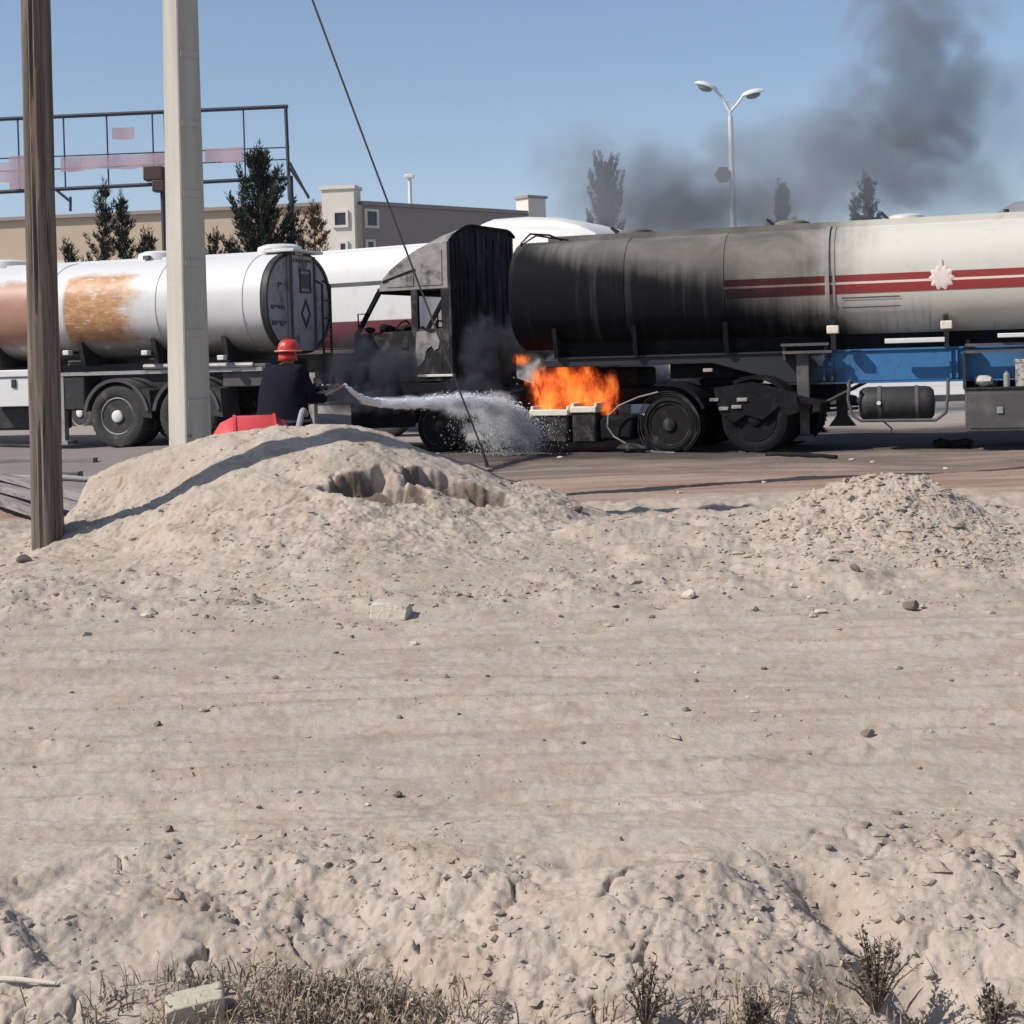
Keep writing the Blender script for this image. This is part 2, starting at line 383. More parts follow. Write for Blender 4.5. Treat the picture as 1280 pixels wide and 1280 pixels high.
PITS += [(_p1.x, _p1.y, 0.36, 0.36, 0.20, 201), (_p2.x + 0.05, _p2.y, 0.56, 0.26, 0.17, 205), (_p3.x, _p3.y - 0.05, 0.25, 0.2, 0.08, 207)]

M['mound'] = sand_material('mound_earth_pits', False, PITS)
def grid_mesh(name, X, Y, Z):
    nr, nc = X.shape; me = bpy.data.meshes.new(name)
    co = np.stack([X, Y, Z], -1).reshape(-1, 3)
    idx = np.arange(nr * nc).reshape(nr, nc)
    q = np.stack([idx[:-1, :-1], idx[:-1, 1:], idx[1:, 1:], idx[1:, :-1]], -1).reshape(-1, 4)
    me.vertices.add(len(co)); me.vertices.foreach_set('co', co.ravel())
    me.loops.add(q.size); me.loops.foreach_set('vertex_index', q.ravel().astype(np.int32))
    me.polygons.add(len(q)); me.polygons.foreach_set('loop_start', np.arange(0, q.size, 4, dtype=np.int32))
    me.polygons.foreach_set('loop_total', np.full(len(q), 4, dtype=np.int32))
    me.update(calc_edges=True); me.validate()
    me.polygons.foreach_set('use_smooth', [True] * len(me.polygons)); return me
ys = [-60, -20, -6, -1, 0.5, 1.4, 2.0]
y = 2.0
while y < 26: y *= 1.0017 if 3.1 < y < 5.2 else 1.0056; ys.append(y)
while y < 5200: y *= 1.11; ys.append(y)
us = list(np.linspace(-0.50, 0.50, 580)); u = 0.52
side = []
while u < 30: u *= 1.25; side.append(u)
us = [-s for s in reversed(side)] + us + side
YY, UU = np.meshgrid(np.array(ys), np.array(us), indexing='ij')
XX = np.clip(UU * np.maximum(YY, 2.0), -5000 - UU, 5000 + UU)
ZZ = ground_h(XX, YY)
inA = (XX > AX[0]) & (XX < AX[-1]) & (YY > 9.6) & (YY < 15.2)
ground = link('ground', grid_mesh('ground', XX, YY, ZZ), M['ground']); tag(ground, kind='structure')
gx, gy = np.meshgrid(np.linspace(AX[0], AX[-1], 520), np.linspace(9.0, 15.4, 460), indexing='xy')
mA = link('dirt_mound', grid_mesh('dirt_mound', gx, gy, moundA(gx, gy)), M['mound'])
tag(mA, 'long pale mound of dug earth with a crumbling hollow, crossed by the pole shadow', 'mound')
gx, gy = np.meshgrid(np.linspace(BX[0], BX[-1], 330), np.linspace(9.6, 13.2, 280), indexing='xy')
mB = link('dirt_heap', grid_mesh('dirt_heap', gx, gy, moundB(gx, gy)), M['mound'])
tag(mB, 'small cone-shaped heap of crumbly earth in front of the blue trailer frame', 'mound')

# far road behind the trucks, with a kerb
rd = MB(); rd.add([(-70, 39, 0.05), (90, 36, 0.05), (90, 52, 0.05), (-70, 55, 0.05)], [(0, 1, 2, 3)])
M['road'] = mat('pale_road', (0.52, 0.50, 0.47), 0.9, 0.08, 0.6, bump=0.1)
tag(rd.build('road', M['road'], smooth=False), kind='structure')
kb = MB(); kb.prism([(0, -0.1), (0.15, -0.1), (0.15, 0.13), (0.02, 0.14), (0, 0.12)], 'x', 0, 160)
k = kb.build('kerb', M['darkgrey']); k.location = (-70, 38.8, 0.02); k.rotation_euler = (0, 0, math.atan2(-3, 160)); tag(k, kind='structure')

# mountain range
def mountain():
    xs = np.linspace(500, 3600, 120); ysm = np.linspace(2300, 3600, 24)
    X, Y = np.meshgrid(xs, ysm)
    env = np.interp(X, [500, 800, 1050, 1500, 2300, 3600], [0, 190, 295, 365, 400, 260]) * np.sin(np.clip((Y - 2300) / 1300, 0, 1) * math.pi) ** 0.8
    Z = env * (0.72 + 0.30 * ridged(X / 700, Y / 600, 4, 301) * 0.6) - 12
    m = link('mountain', grid_mesh('mountain', X, Y, Z), mat('mountain_rock', (0.20, 0.19, 0.185), 0.95, 0.2, 0.01)); tag(m, kind='structure')
mountain()

# ================================================================== vehicles
def local_of(px, py, loc, rz, yl):
    """local (x, z) of the point a photo pixel shows on the vertical plane y = yl of a vehicle"""
    a, b = AB(px, py); c, s = math.cos(rz), math.sin(rz)
    # world = loc + x*(c,s) + yl*(-s,c);  world.x = a*world.y
    x0 = loc[0] - s * yl; y0 = loc[1] + c * yl
    x = (a * y0 - x0) / (c - a * s); Y = y0 + x * s
    return x, H + b * Y - loc[2]

def superellipse(hw, hh, e, n=40):
    out = []
    for i in range(n):
        q = 2 * math.pi * i / n; cs, sn = math.cos(q), math.sin(q)
        out.append((hw * math.copysign(abs(cs) ** (2 / e), cs), hh * math.copysign(abs(sn) ** (2 / e), sn)))
    return out
def tank_shell(x0, x1, hw, hh, zc, e=2.35, dome=0.18, n=44, segs=24):
    sec = superellipse(hw, hh, e, n); mb = MB(); rings = []
    stations = [(x0 - dome, 0.80), (x0 - dome * 0.72, 0.90), (x0 - dome * 0.3, 0.97), (x0, 1.0)]
    stations += [(x0 + (x1 - x0) * i / segs, 1.0) for i in range(1, segs)]
    stations += [(x1, 1.0), (x1 + dome * 0.3, 0.97), (x1 + dome * 0.72, 0.90), (x1 + dome, 0.80)]
    for (x, k) in stations: rings.append([(x, p[0] * k, zc + p[1] * k) for p in sec])
    return mb.ring_loft(rings)
def tank_band(mb, x, w_, hw, hh, zc, e, t=0.012, n=44):
    s1 = superellipse(hw + t, hh + t, e, n); s0 = superellipse(hw - 0.02, hh - 0.02, e, n)
    mb.ring_loft([[(x, p[0], zc + p[1]) for p in s0], [(x, p[0], zc + p[1]) for p in s1],
                  [(x + w_, p[0], zc + p[1]) for p in s1], [(x + w_, p[0], zc + p[1]) for p in s0]], cap=False)
def ell_y(z, hw, hh, zc, e):
    return hw * max(0.0, 1 - (abs(z - zc) / hh) ** e) ** (1 / e)
def side_strip(x0, x1, z0, z1, hw, hh, zc, e, off=0.006, nx=30, nz=5):
    """a painted strip lying on the near flank (-y) of the tank"""
    mb = MB(); vs = []; fs = []
    for i in range(nx + 1):
        for j in range(nz + 1):
            z = z0 + (z1 - z0) * j / nz; vs.append((x0 + (x1 - x0) * i / nx, -ell_y(z, hw, hh, zc, e) - off, z))
    for i in range(nx):
        for j in range(nz):
            a = i * (nz + 1) + j; fs.append((a, a + nz + 1, a + nz + 2, a + 1))
    return mb.add(vs, fs)

def wheel(parent, x, y, r=0.51, w_=0.30, side=-1, tyre=None, rim=None, hub=None, disc=None, zc=None, rimr=0.29, tread=True, nuts=8):
    """a wheel whose outer face looks along side*y; part wheel > tyre, hub"""
    z = r if zc is None else zc
    tyre = tyre or M['rubber']; rim = rim or M['rimpaint']; hub = hub or M['bright']
    o = MB()
    o.lathe([(rimr * 0.62, 0.11), (rimr * 0.80, 0.10), (rimr * 0.88, 0.05), (rimr * 0.97, 0.02), (rimr + 0.008, -0.008), (rimr + 0.02, 0.0), (rimr + 0.015, 0.02),
             (rimr, 0.10), (rimr, w_ - 0.02), (rimr * 0.62, w_ - 0.02)], (0, 0, 0), 'y', 36, close=True)
    dk = MB(); dk.lathe([(0.0, 0.13), (0.13, 0.13), (0.15, 0.17), (rimr * 0.60, 0.18), (rimr * 0.66, 0.13), (rimr * 0.66, 0.20), (0.0, 0.20)], (0, 0, 0), 'y', 32)
    for k in range(nuts):
        q = 2 * math.pi * k / nuts; cx, cz = 0.145 * math.cos(q), 0.145 * math.sin(q)
        dk.lathe([(0.0, 0.11), (0.016, 0.11), (0.016, 0.17)], (cx, 0, cz), 'y', 6)
    def place(mb):
        mb.v = [(x + v[0], y - side * v[1] if False else y + (v[1] if side < 0 else -v[1]), z + v[2]) for v in mb.v]; return mb
    wo = place(o).build('wheel', rim, parent)
    place(dk).build('disc', disc or M['darkgrey'], wo)
    t = MB()
    t.lathe([(rimr + 0.012, 0.012), (rimr + 0.05, -0.018), (r * 0.82, -0.028), (r * 0.95, -0.006), (r * 0.985, 0.02), (r, 0.05), (r, w_ - 0.05), (r * 0.97, w_ - 0.01),
             (rimr + 0.05, w_ + 0.01), (rimr + 0.005, w_ - 0.02)], (0, 0, 0), 'y', 40)
    if tread:
        for k in range(44):
            q = 2 * math.pi * k / 44; b = MB().box(-0.016, 0.016, 0.035, w_ - 0.035, r - 0.012, r + 0.008)
            t.add(b.rot(Matrix.Rotation(q, 3, 'Y')).v, b.f)
    place(t).build('tyre', tyre, wo)
    h = MB(); h.lathe([(0.0, -0.035), (0.06, -0.035), (0.095, -0.02), (0.105, 0.03), (0.105, 0.14)], (0, 0, 0), 'y', 20)
    place(h).build('hub', hub, wo)
    return wo
def arc_guard(parent, x, z, r, y0, y1, a0, a1, m, t=0.02, lip=0.035, name='mudguard'):
    mb = MB(); mb.lathe([(r, y0), (r + t, y0 - 0.004), (r + t, y1), (r, y1)], (x, 0, z), 'y', 18, close=True, a0=a0, a1=a1)
    mb.lathe([(r - lip, y0 - 0.006), (r + t, y0 - 0.012), (r + t, y0 + 0.012), (r - lip, y0 + 0.01)], (x, 0, z), 'y', 18, close=True, a0=a0, a1=a1)
    return mb.build(name, m, parent)

# ------------------------------------------------------------------ burning tractor unit
TB = R(25.5)
_wc = G(838, 567, 0.0)
TLOC = Vector((_wc.x + 1.2 * math.sin(TB), _wc.y + 1.2 * math.cos(TB), 0.0))
tractor = empty('tractor_unit', TLOC, -TB, 'burnt-out black lorry cab and chassis with empty windows, parked under the sooty tank', 'truck')
def TL(px, py, yl=-1.2): return local_of(px, py, TLOC, -TB, yl)

def arch(q): return max(0.0, min(1.0, (q + 1) / 0.55)) ** 0.7 * (1 - max(0.0, (q - 0.75) / 0.25) ** 2 * 0.35)
def build_tractor():
    t = tractor; W = 1.2
    # chassis
    for s in (-1, 1):
        MB().box(-5.0, 2.25, s * 0.43 - 0.04, s * 0.43 + 0.04, 0.72, 0.98).build('chassis_rail', M['soot'], t, bevel=0.008)
    for x in (-4.8, -3.3, -2.2, -0.9, 0.65, 2.15): MB().box(x - 0.05, x + 0.05, -0.4, 0.4, 0.74, 0.95).build('cross_member', M['soot'], t)
    for x in (-3.92, 0.0, 1.3):
        MB().tube([(x, -0.95, 0.5), (x, 0.95, 0.5)], 0.075, 10).lathe([(0, -0.2), (0.2, -0.12), (0.23, 0), (0.2, 0.12), (0, 0.2)], (x, 0, 0.5), 'y', 14).build('axle', M['soot'], t)
    MB().lathe([(0, 0), (0.48, 0), (0.5, 0.03), (0.5, 0.09), (0.42, 0.11), (0, 0.11)], (0.62, 0, 1.0), 'z', 24).build('fifth_wheel', M['soot'], t)
    MB().box(-2.5, -0.75, -0.40, 0.40, 0.99, 1.30).build('equipment_box', M['soot'], t, bevel=0.05)
    # engine and gearbox lumps under the cab
    MB().box(-5.0, -3.7, -0.4, 0.4, 0.6, 1.25).box(-3.7, -2.6, -0.25, 0.25, 0.5, 0.95).build('engine', M['soot'], t, bevel=0.06)
    # --- cab shell
    up = [(-5.0, 2.66), (-4.93, 2.84), (-4.78, 3.0), (-4.52, 3.17), (-4.25, 3.30), (-3.98, 3.38), (-3.70, 3.42), (-3.70, 2.66)]
    for s in (-1, 1):
        nm = 'roof_side'
        MB().prism(up, 'y', s * W, s * (W - 0.05)).build(nm, M['ash'], t, bevel=0.012)
        # dents and pressings on the roof side panel
        if s < 0:
            d = MB(); d.prism([(-4.92, 2.80), (-4.30, 2.98), (-4.30, 3.01), (-4.90, 2.84)], 'y', -W - 0.018, -W + 0.01); d.build('pressing', M['soot'], t)
            MB().prism([(-4.25, 2.72), (-4.25, 3.2), (-3.8, 3.3), (-3.8, 2.72)], 'y', -W - 0.012, -W + 0.01).build('panel', M['ash'], t, bevel=0.006)
            MB().prism([(-4.84, 2.72), (-4.78, 2.84), (-4.33, 2.94), (-4.33, 2.72)], 'y', -W - 0.012, -W + 0.01).build('panel', M['ash'], t, bevel=0.006)
        ys0, ys1 = sorted((s * W, s * (W - 0.07)))
        a = MB(); a.add([(-5.50, ys0, 1.95), (-5.43, ys0, 1.95), (-4.96, ys0, 2.67), (-5.04, ys0, 2.67), (-5.50, ys1, 1.95), (-5.43, ys1, 1.95), (-4.96, ys1, 2.67), (-5.04, ys1, 2.67)],
              [(0, 1, 2, 3), (7, 6, 5, 4), (0, 4, 5, 1), (1, 5, 6, 2), (2, 6, 7, 3), (3, 7, 4, 0)])
        a.build('windscreen_pillar', M['soot'], t)
        MB().box(-4.40, -4.27, ys0, ys1, 1.95, 2.67).build('door_pillar', M['burntgrey'], t, bevel=0.01)
        MB().box(-3.84, -3.70, ys0, ys1, 1.25, 2.67).build('rear_pillar', M['burntgrey'], t, bevel=0.01)
        # door below the window line, with burnt skin
        do = MB(); do.prism([(-5.47, 1.16), (-5.50, 1.97), (-4.40, 2.0), (-4.40, 1.16)], 'y', s * W, s * (W - 0.06)); door = do.build('door', M['burntgrey'], t, bevel=0.01)
        MB().box(-4.62, -4.46, s * W - 0.035, s * W + 0.035, 1.72, 1.77).build('handle', M['burntgrey'], door, bevel=0.006)
        MB().prism([(-4.40, 1.16), (-4.40, 2.02), (-3.84, 2.02), (-3.84, 1.16)], 'y', s * (W - 0.004), s * (W - 0.06)).build('side_panel', M['burntgrey'], t, bevel=0.01)
        if s < 0:
            MB().prism([(-4.30, 1.40), (-4.33, 1.66), (-4.30, 1.97), (-4.16, 1.99), (-4.02, 1.94), (-3.93, 1.97), (-3.87, 1.85), (-3.90, 1.70), (-3.98, 1.66), (-4.03, 1.74), (-4.12, 1.68), (-4.17, 1.52), (-4.24, 1.44)], 'y', -W - 0.012, -W + 0.01).build('blistered_patch', M['ash'], t)
            MB().box(-4.30, -3.62, -W - 0.03, -W + 0.02, 1.235, 1.275).build('trim_strip', M['bright'], t, bevel=0.006)
        # sill, wheel arch and step
        MB().prism([(-5.42, 0.50), (-5.47, 1.14), (-3.66, 1.14), (-3.66, 0.80), (-3.42, 0.62), (-3.42, 0.4), (-3.5, 0.4), (-3.55, 0.62), (-3.72, 0.86), (-3.95, 0.95), (-4.2, 0.86), (-4.36, 0.62), (-4.40, 0.42), (-5.2, 0.40)],
                   'y', s * W, s * (W - 0.05)).build('sill', M['soot'], t, bevel=0.01)
        arc_guard(t, -3.95, 0.45, 0.52, *(sorted((s * (W + 0.01), s * (W - 0.35)))), R(-10), R(160), M['burntgrey'])
        MB().box(-4.95, -4.45, s * W - 0.04, s * W + 0.1, 0.55, 0.58).build('step', M['soot'], t)
        # mirror bracket
        MB().tube([(-5.2, s * W, 2.3), (-5.3, s * (W + 0.18), 2.3), (-5.3, s * (W + 0.18), 1.95), (-5.3, s * W, 1.92)], 0.014, 6).build('mirror_bracket', M['soot'], t)
    # front face and bumper
    MB().box(-5.52, -5.44, -W + 0.02, W - 0.02, 1.0, 1.97).build('front_panel', M['soot'], t, bevel=0.02)
    b = MB().box(-5.62, -5.40, -W, W, 0.38, 0.98).build('bumper', M['soot'], t, bevel=0.03)
    for s in (-1, 1): MB().lathe([(0, 0), (0.1, 0.02), (0.11, 0.05), (0.11, 0.1)], (-5.635, s * 0.85, 0.68), 'x', 16).build('headlight', M['char'], b)
    MB().box(-5.06, -4.96, -W + 0.04, W - 0.04, 2.62, 2.72).build('windscreen_header', M['soot'], t, bevel=0.02)
    # roof skin, arched, higher at the back
    rf = MB(); rings = []; st = [(-5.0, 2.68, 0.04), (-4.93, 2.85, 0.06), (-4.78, 3.01, 0.09), (-4.52, 3.18, 0.13), (-4.25, 3.31, 0.18), (-3.98, 3.39, 0.22), (-3.69, 3.43, 0.28)]
    for (x, z, a) in st:
        top = []
        for i in range(15):
            q = -1 + 2 * i / 14; top.append((x, q * W, z + a * arch(q) + 0.012 * math.sin(i * 2.1 + x * 7)))
        rings.append(top + [(p[0], p[1] * 0.995, p[2] - 0.03) for p in reversed(top)])
    rf.ring_loft(rings).build('roof', M['ash'], t)
    # rear wall with pressed ribs
    top = [(q * (W - 0.0), 3.42 + 0.28 * arch(q)) for q in [1 - 2 * i / 16 for i in range(17)]]
    M['streak'] = mat('streaked_soot', (0.022, 0.022, 0.027), 0.8, 0.5, 5, dirt=(0.075, 0.072, 0.078), damt=0.42, dsc=5, bump=0.3, spec=0.08, stretch=(1, 2.2, 0.35))
    wall = MB().prism([(-W, 1.16), (W, 1.16)] + top, 'x', -3.70, -3.655).build('rear_wall', M['streak'], t)
    for i, (q, wr) in enumerate(((-0.94, .04), (-0.82, .03), (-0.70, .035), (-0.45, .025), (-0.2, .03), (0.12, .02), (0.35, .03), (0.62, .025), (0.80, .035), (0.93, .03))):
        z1 = 3.36 + 0.28 * arch(q)
        MB().box(-3.658, -3.635, q * W - wr, q * W + wr, 1.3 + 0.15 * (i % 3), z1 - 0.05 * (i % 4)).build('rib', M['streak'], wall, bevel=0.010)
    MB().tube([(-3.63, q * W, 3.435 + 0.28 * arch(q)) for q in [-1 + 2 * i / 16 for i in range(17)]], 0.03, 6).build('roof_lip', M['soot'], wall)
    MB().box(-5.45, -3.70, -W + 0.06, W - 0.06, 1.12, 1.18).build('floor', M['soot'], t)
    # burnt interior: seat frames, dashboard, steering wheel
    for s in (-1, 1):
        m = MB(); c = s * 0.6
        m.box(-4.7, -4.25, c - 0.24, c + 0.24, 1.45, 1.55); m.tube([(-4.3, c - 0.22, 1.5), (-4.12, c - 0.22, 2.15), (-4.12, c + 0.22, 2.15), (-4.3, c + 0.22, 1.5)], 0.03, 6)
        for k in range(4): m.tube([(-4.27 + 0.04 * k, c - 0.2, 1.65 + 0.13 * k), (-4.27 + 0.04 * k, c + 0.2, 1.65 + 0.13 * k)], 0.015, 5)
        m.box(-4.65, -4.35, c - 0.16, c + 0.16, 1.18, 1.45); m.build('seat_frame', M['char'], t)
    d = MB(); d.blob((-5.22, 0, 1.83), 0.22, 1.05, 0.24, 3, 0.35, 4); d.build('dashboard', M['char'], t)
    sw = MB()
    sw.tube([(-4.93 + 0.08 * math.cos(q), -0.6 + 0.23 * math.sin(q), 1.98 + 0.2 * math.cos(q)) for q in [2 * math.pi * i / 20 for i in range(21)]], 0.016, 6)
    sw.tube([(-4.93, -0.6, 1.98), (-5.15, -0.6, 1.75)], 0.025, 6); sw.build('steering_wheel', M['char'], t)
    dbr = MB(); rr = random.Random(3)
    for i in range(26):
        x = rr.uniform(-5.3, -4.3); yv = rr.uniform(-1.1, -0.2); dbr.blob((x, yv, rr.uniform(1.85, 2.12) - 0.25 * (x + 5.3) * 0.3), rr.uniform(.04, .11), rr.uniform(.04, .1), rr.uniform(.03, .1), 1, 0.5, i)
    dbr.build('burnt_trim', M['char'], t)['kind'] = 'stuff'
    # wheels
    wheel(t, -3.95, -1.17, 0.42, 0.26, -1, M['char'], M['burntgrey'], M['burntgrey'], rimr=0.30, tread=False, disc=M['char'])
    wheel(t, -3.95, 1.17, 0.42, 0.26, 1, M['char'], M['burntgrey'], M['burntgrey'], rimr=0.30, tread=False, disc=M['char'])
    for (x, m, r) in ((0.0, M['char'], 0.44), (1.32, M['soot'], 0.51)):
        for s in (-1, 1):
            wheel(t, x, s * 1.2, r, 0.28, s, m, M['burntgrey'] if x == 0 else M['soot'], M['burntgrey'] if x == 0 else M['soot'], rimr=0.31, tread=(x > 0), disc=M['char'] if x == 0 else M['black'])
            wheel(t, x, s * 0.88, r, 0.28, s, m, M['soot'], M['soot'], rimr=0.31, tread=False)
    # steel wires sprung from the burnt tyre
    wm = MB(); rr = random.Random(9)
    for k in range(3):
        pts = []; r0 = 0.43 + 0.03 * k
        for i in range(30):
            q = R(-60) + R(330) * i / 29
            pts.append((r0 * math.cos(q) * (1 + 0.04 * math.sin(3 * q + k)), -1.22 - 0.02 * k - 0.02 * math.sin(2 * q + k), 0.45 + r0 * math.sin(q)))
        wm.tube([(p[0], p[1], max(p[2], 0.02)) for p in pts], 0.006 + 0.004 * (k % 2), 5)
    wm.build('tyre_wire', M['burntgrey'], t)
    loop = [(-0.15, -1.25, 0.93), (-0.45, -1.3, 0.86), (-0.75, -1.33, 0.74), (-0.93, -1.34, 0.58), (-0.95, -1.34, 0.42), (-0.85, -1.34, 0.27), (-0.66, -1.33, 0.16), (-0.45, -1.31, 0.08), (-0.2, -1.3, 0.03), (0.1, -1.3, 0.02)]
    MB().tube(loop, 0.014, 6).build('tyre_wire', M['ash'], t)
    MB().blob((-0.55, -1.3, 0.09), 0.22, 0.12, 0.08, 2, 0.6, 8).build('molten_lump', M['burntgrey'], t)
    # mudguards of the drive axles
    for s in (-1, 1):
        yy = sorted((s * 1.22, s * 0.62))
        arc_guard(t, 1.32, 0.51, 0.62, yy[0], yy[1], R(25), R(120), M['soot'])
        MB().prism([(1.75, 0.88), (2.3, 0.74), (2.3, 0.68), (1.72, 0.82)], 'y', yy[0], yy[1]).build('mudguard', M['soot'], t)
        MB().box(2.18, 2.30, yy[0], yy[1], 0.60, 0.72).build('tail_light', M['char'], t, bevel=0.02)
        arc_guard(t, 0.0, 0.47, 0.58, yy[0] + 0.02, yy[1], R(20), R(95), M['soot'])
    MB().prism([(0.72, 0.98), (1.3, 1.06), (1.95, 0.90), (2.0, 0.62), (1.82, 0.55), (1.7, 0.70), (1.45, 0.50), (1.2, 0.58), (1.02, 0.46), (0.80, 0.62)], 'y', -1.262, -1.250).build('drooping_guard', M['soot'], t)
    # melted bits of light metal between the axles
    rr = random.Random(5)
    for (px, py) in ((893, 500), (905, 511), (921, 509), (928, 500), (885, 463)):
        lx, lz = TL(px, py, -1.28); k = rr.uniform(0.6, 1.1); MB().box(lx - 0.08 * k, lx + 0.07 * k, -1.29, -1.23, lz - 0.025, lz + 0.03 * k).build('melted_bracket', M['ash'], t, bevel=0.01)
    # battery box and fuel tank with pale burnt-through lids
    for (p0, p1, ptop, pbot) in ((663, 709, 513, 556), (714, 744, 509, 556)):
        x0, zt = TL(p0, ptop, -1.25); x1, _ = TL(p1, ptop, -1.25); _, zb = TL(p0, pbot, -1.25); zb = max(zb, 0.16)
        bx = MB().box(x0, x1, -1.25, -0.62, zb, zt - 0.06).build('side_tank', M['burntgrey'], t, bevel=0.04)
        lip = MB()
        lip.box(x0 - 0.015, x1 + 0.015, -1.275, -1.225, zt - 0.09, zt + 0.01); lip.box(x0 - 0.015, x0 + 0.035, -1.22, -0.62, zt - 0.09, zt + 0.06)
        lip.box(x1 - 0.035, x1 + 0.015, -1.22, -0.62, zt - 0.09, zt + 0.06); lip.build('lid_rim', M['palebox'], bx, bevel=0.015)
    x0, zt = TL(748, 520, -1.22); x1, _ = TL(790, 520, -1.22)
    MB().box(x0, x1, -1.2, -0.62, 0.2, zt).build('side_tank', M['soot'], t, bevel=0.06)
    # air pipes behind the cab
    for k in range(3):
        MB().tube([(-3.62, -0.2 + 0.25 * k, 1.9), (-3.4, -0.2 + 0.25 * k, 1.5), (-3.2, -0.1 + 0.15 * k, 1.15), (-2.8, 0.1 * k, 1.0)], 0.02, 6).build('air_hose', M['char'], t)
    MB().box(-3.4, -2.5, -1.1, -0.55, 0.45, 0.95).build('air_tank_tray', M['soot'], t, bevel=0.05)
build_tractor()

# ------------------------------------------------------------------ sooty tanker trailer
RB = R(17)
_fw = TLOC + Vector((math.cos(TB), -math.sin(TB), 0)) * 0.62
RLOC = Vector((_fw.x - 3.05 * math.cos(RB), _fw.y + 3.05 * math.sin(RB), 0.0))
trailer = empty('tanker_trailer', RLOC, -RB, 'cream tanker trailer on blue frame, front half blackened by fire, double red stripe', 'trailer')
def RL(px, py, yl=-1.22): return local_of(px, py, RLOC, -RB, yl)

def soot_nodes(t):
    x, y, z = t.xyz(); st = t.noise(1.0, t.scale(None, (7.0, 0.4, 0.45)), 6, 0.65); big = t.noise(0.9, None, 5, 0.6, 0.5)
    n = t.math('ADD', t.math('MULTIPLY', t.math('SUBTRACT', st, 0.5), 2.2), t.math('MULTIPLY', t.math('SUBTRACT', big, 0.5), 2.0))
    sx = t.math('ADD', t.math('ADD', x, t.math('ADD', t.math('MULTIPLY', t.math('MAXIMUM', t.math('SUBTRACT', z, 2.45), 0.0), 4.4), t.math('MULTIPLY', t.math('MINIMUM', t.math('SUBTRACT', z, 2.45), 0.0), 2.4))), t.math('MULTIPLY', n, 0.75))
    black = t.ss(sx, 2.3, 4.5, 1.0, 0.0)
    scorch = t.ss(t.math('ADD', x, t.math('MULTIPLY', n, 0.3)), 4.2, 5.5, 1.0, 0.0)
    return black, scorch, st, big
def soot_paint(name, c, brown, rough=0.45, brown_amt=1.0):
    t = NT(name); black, scorch, st, big = soot_nodes(t); x, y, z = t.xyz()
    spots = t.ss(t.noise(2.6, None, 6, 0.7, 0.6), 0.56, 0.70)
    col = t.mix(t.math('MULTIPLY', spots, 0.35), c, vmul(c, 0.62))
    drip = t.math('MULTIPLY', t.ss(st, 0.55, 0.7), t.ss(z, 2.4, 1.7))
    col = t.mix(t.math('MULTIPLY', drip, 0.6), col, (0.10, 0.09, 0.07))
    col = t.mix(t.math('MULTIPLY', scorch, brown_amt), col, t.mix(t.ss(big, 0.35, 0.65), vmul(brown, 0.75), vmul(brown, 1.3)))
    col = t.mix(black, col, t.mix(t.ss(st, 0.5, 0.75), (0.008, 0.008, 0.010), (0.045, 0.042, 0.044)))
    r = t.mix(t.math('MAXIMUM', black, scorch), (rough,) * 3, (0.7,) * 3)
    return t.done(col, t.xyz(r)[0], 0.0, t.bump(t.noise(3.0, None, 4), 0.15, 0.03), t.math('SUBTRACT', 0.45, t.math('MULTIPLY', t.math('MAXIMUM', black, scorch), 0.38)))
M['tank2'] = soot_paint('sooty_cream_tank', (0.56, 0.54, 0.475), (0.150, 0.139, 0.125))
M['stripe2'] = soot_paint('sooty_red_stripe', (0.27, 0.030, 0.028), (0.045, 0.015, 0.015), 0.5, 1.0)
M['pale2'] = soot_paint('sooty_pale_stripe', (0.72, 0.62, 0.56), (0.15, 0.09, 0.08), 0.5, 0.9)
M['frame2'] = None
def frame2():
    t = NT('blue_frame_scorched'); x, y, z = t.xyz()
    n = t.math('MULTIPLY', t.math('SUBTRACT', t.noise(2.0, None, 5, 0.65), 0.5), 2.4)
    k = t.ss(t.math('ADD', x, n), 4.2, 5.4); k2 = t.ss(t.math('ADD', x, t.math('MULTIPLY', n, 0.4)), 7.9, 6.9)
    c = t.mix(t.noise(4.0), (0.03, 0.125, 0.28), (0.045, 0.17, 0.36))
    c = t.mix(t.math('MULTIPLY', t.ss(t.noise(9.0, None, 5, 0.7), 0.58, 0.7), 0.6), c, (0.06, 0.06, 0.07))
    return t.done(t.mix(t.math('MULTIPLY', k, k2), (0.020, 0.021, 0.026), c), 0.6, 0, None, 0.35)
M['frame2'] = frame2()

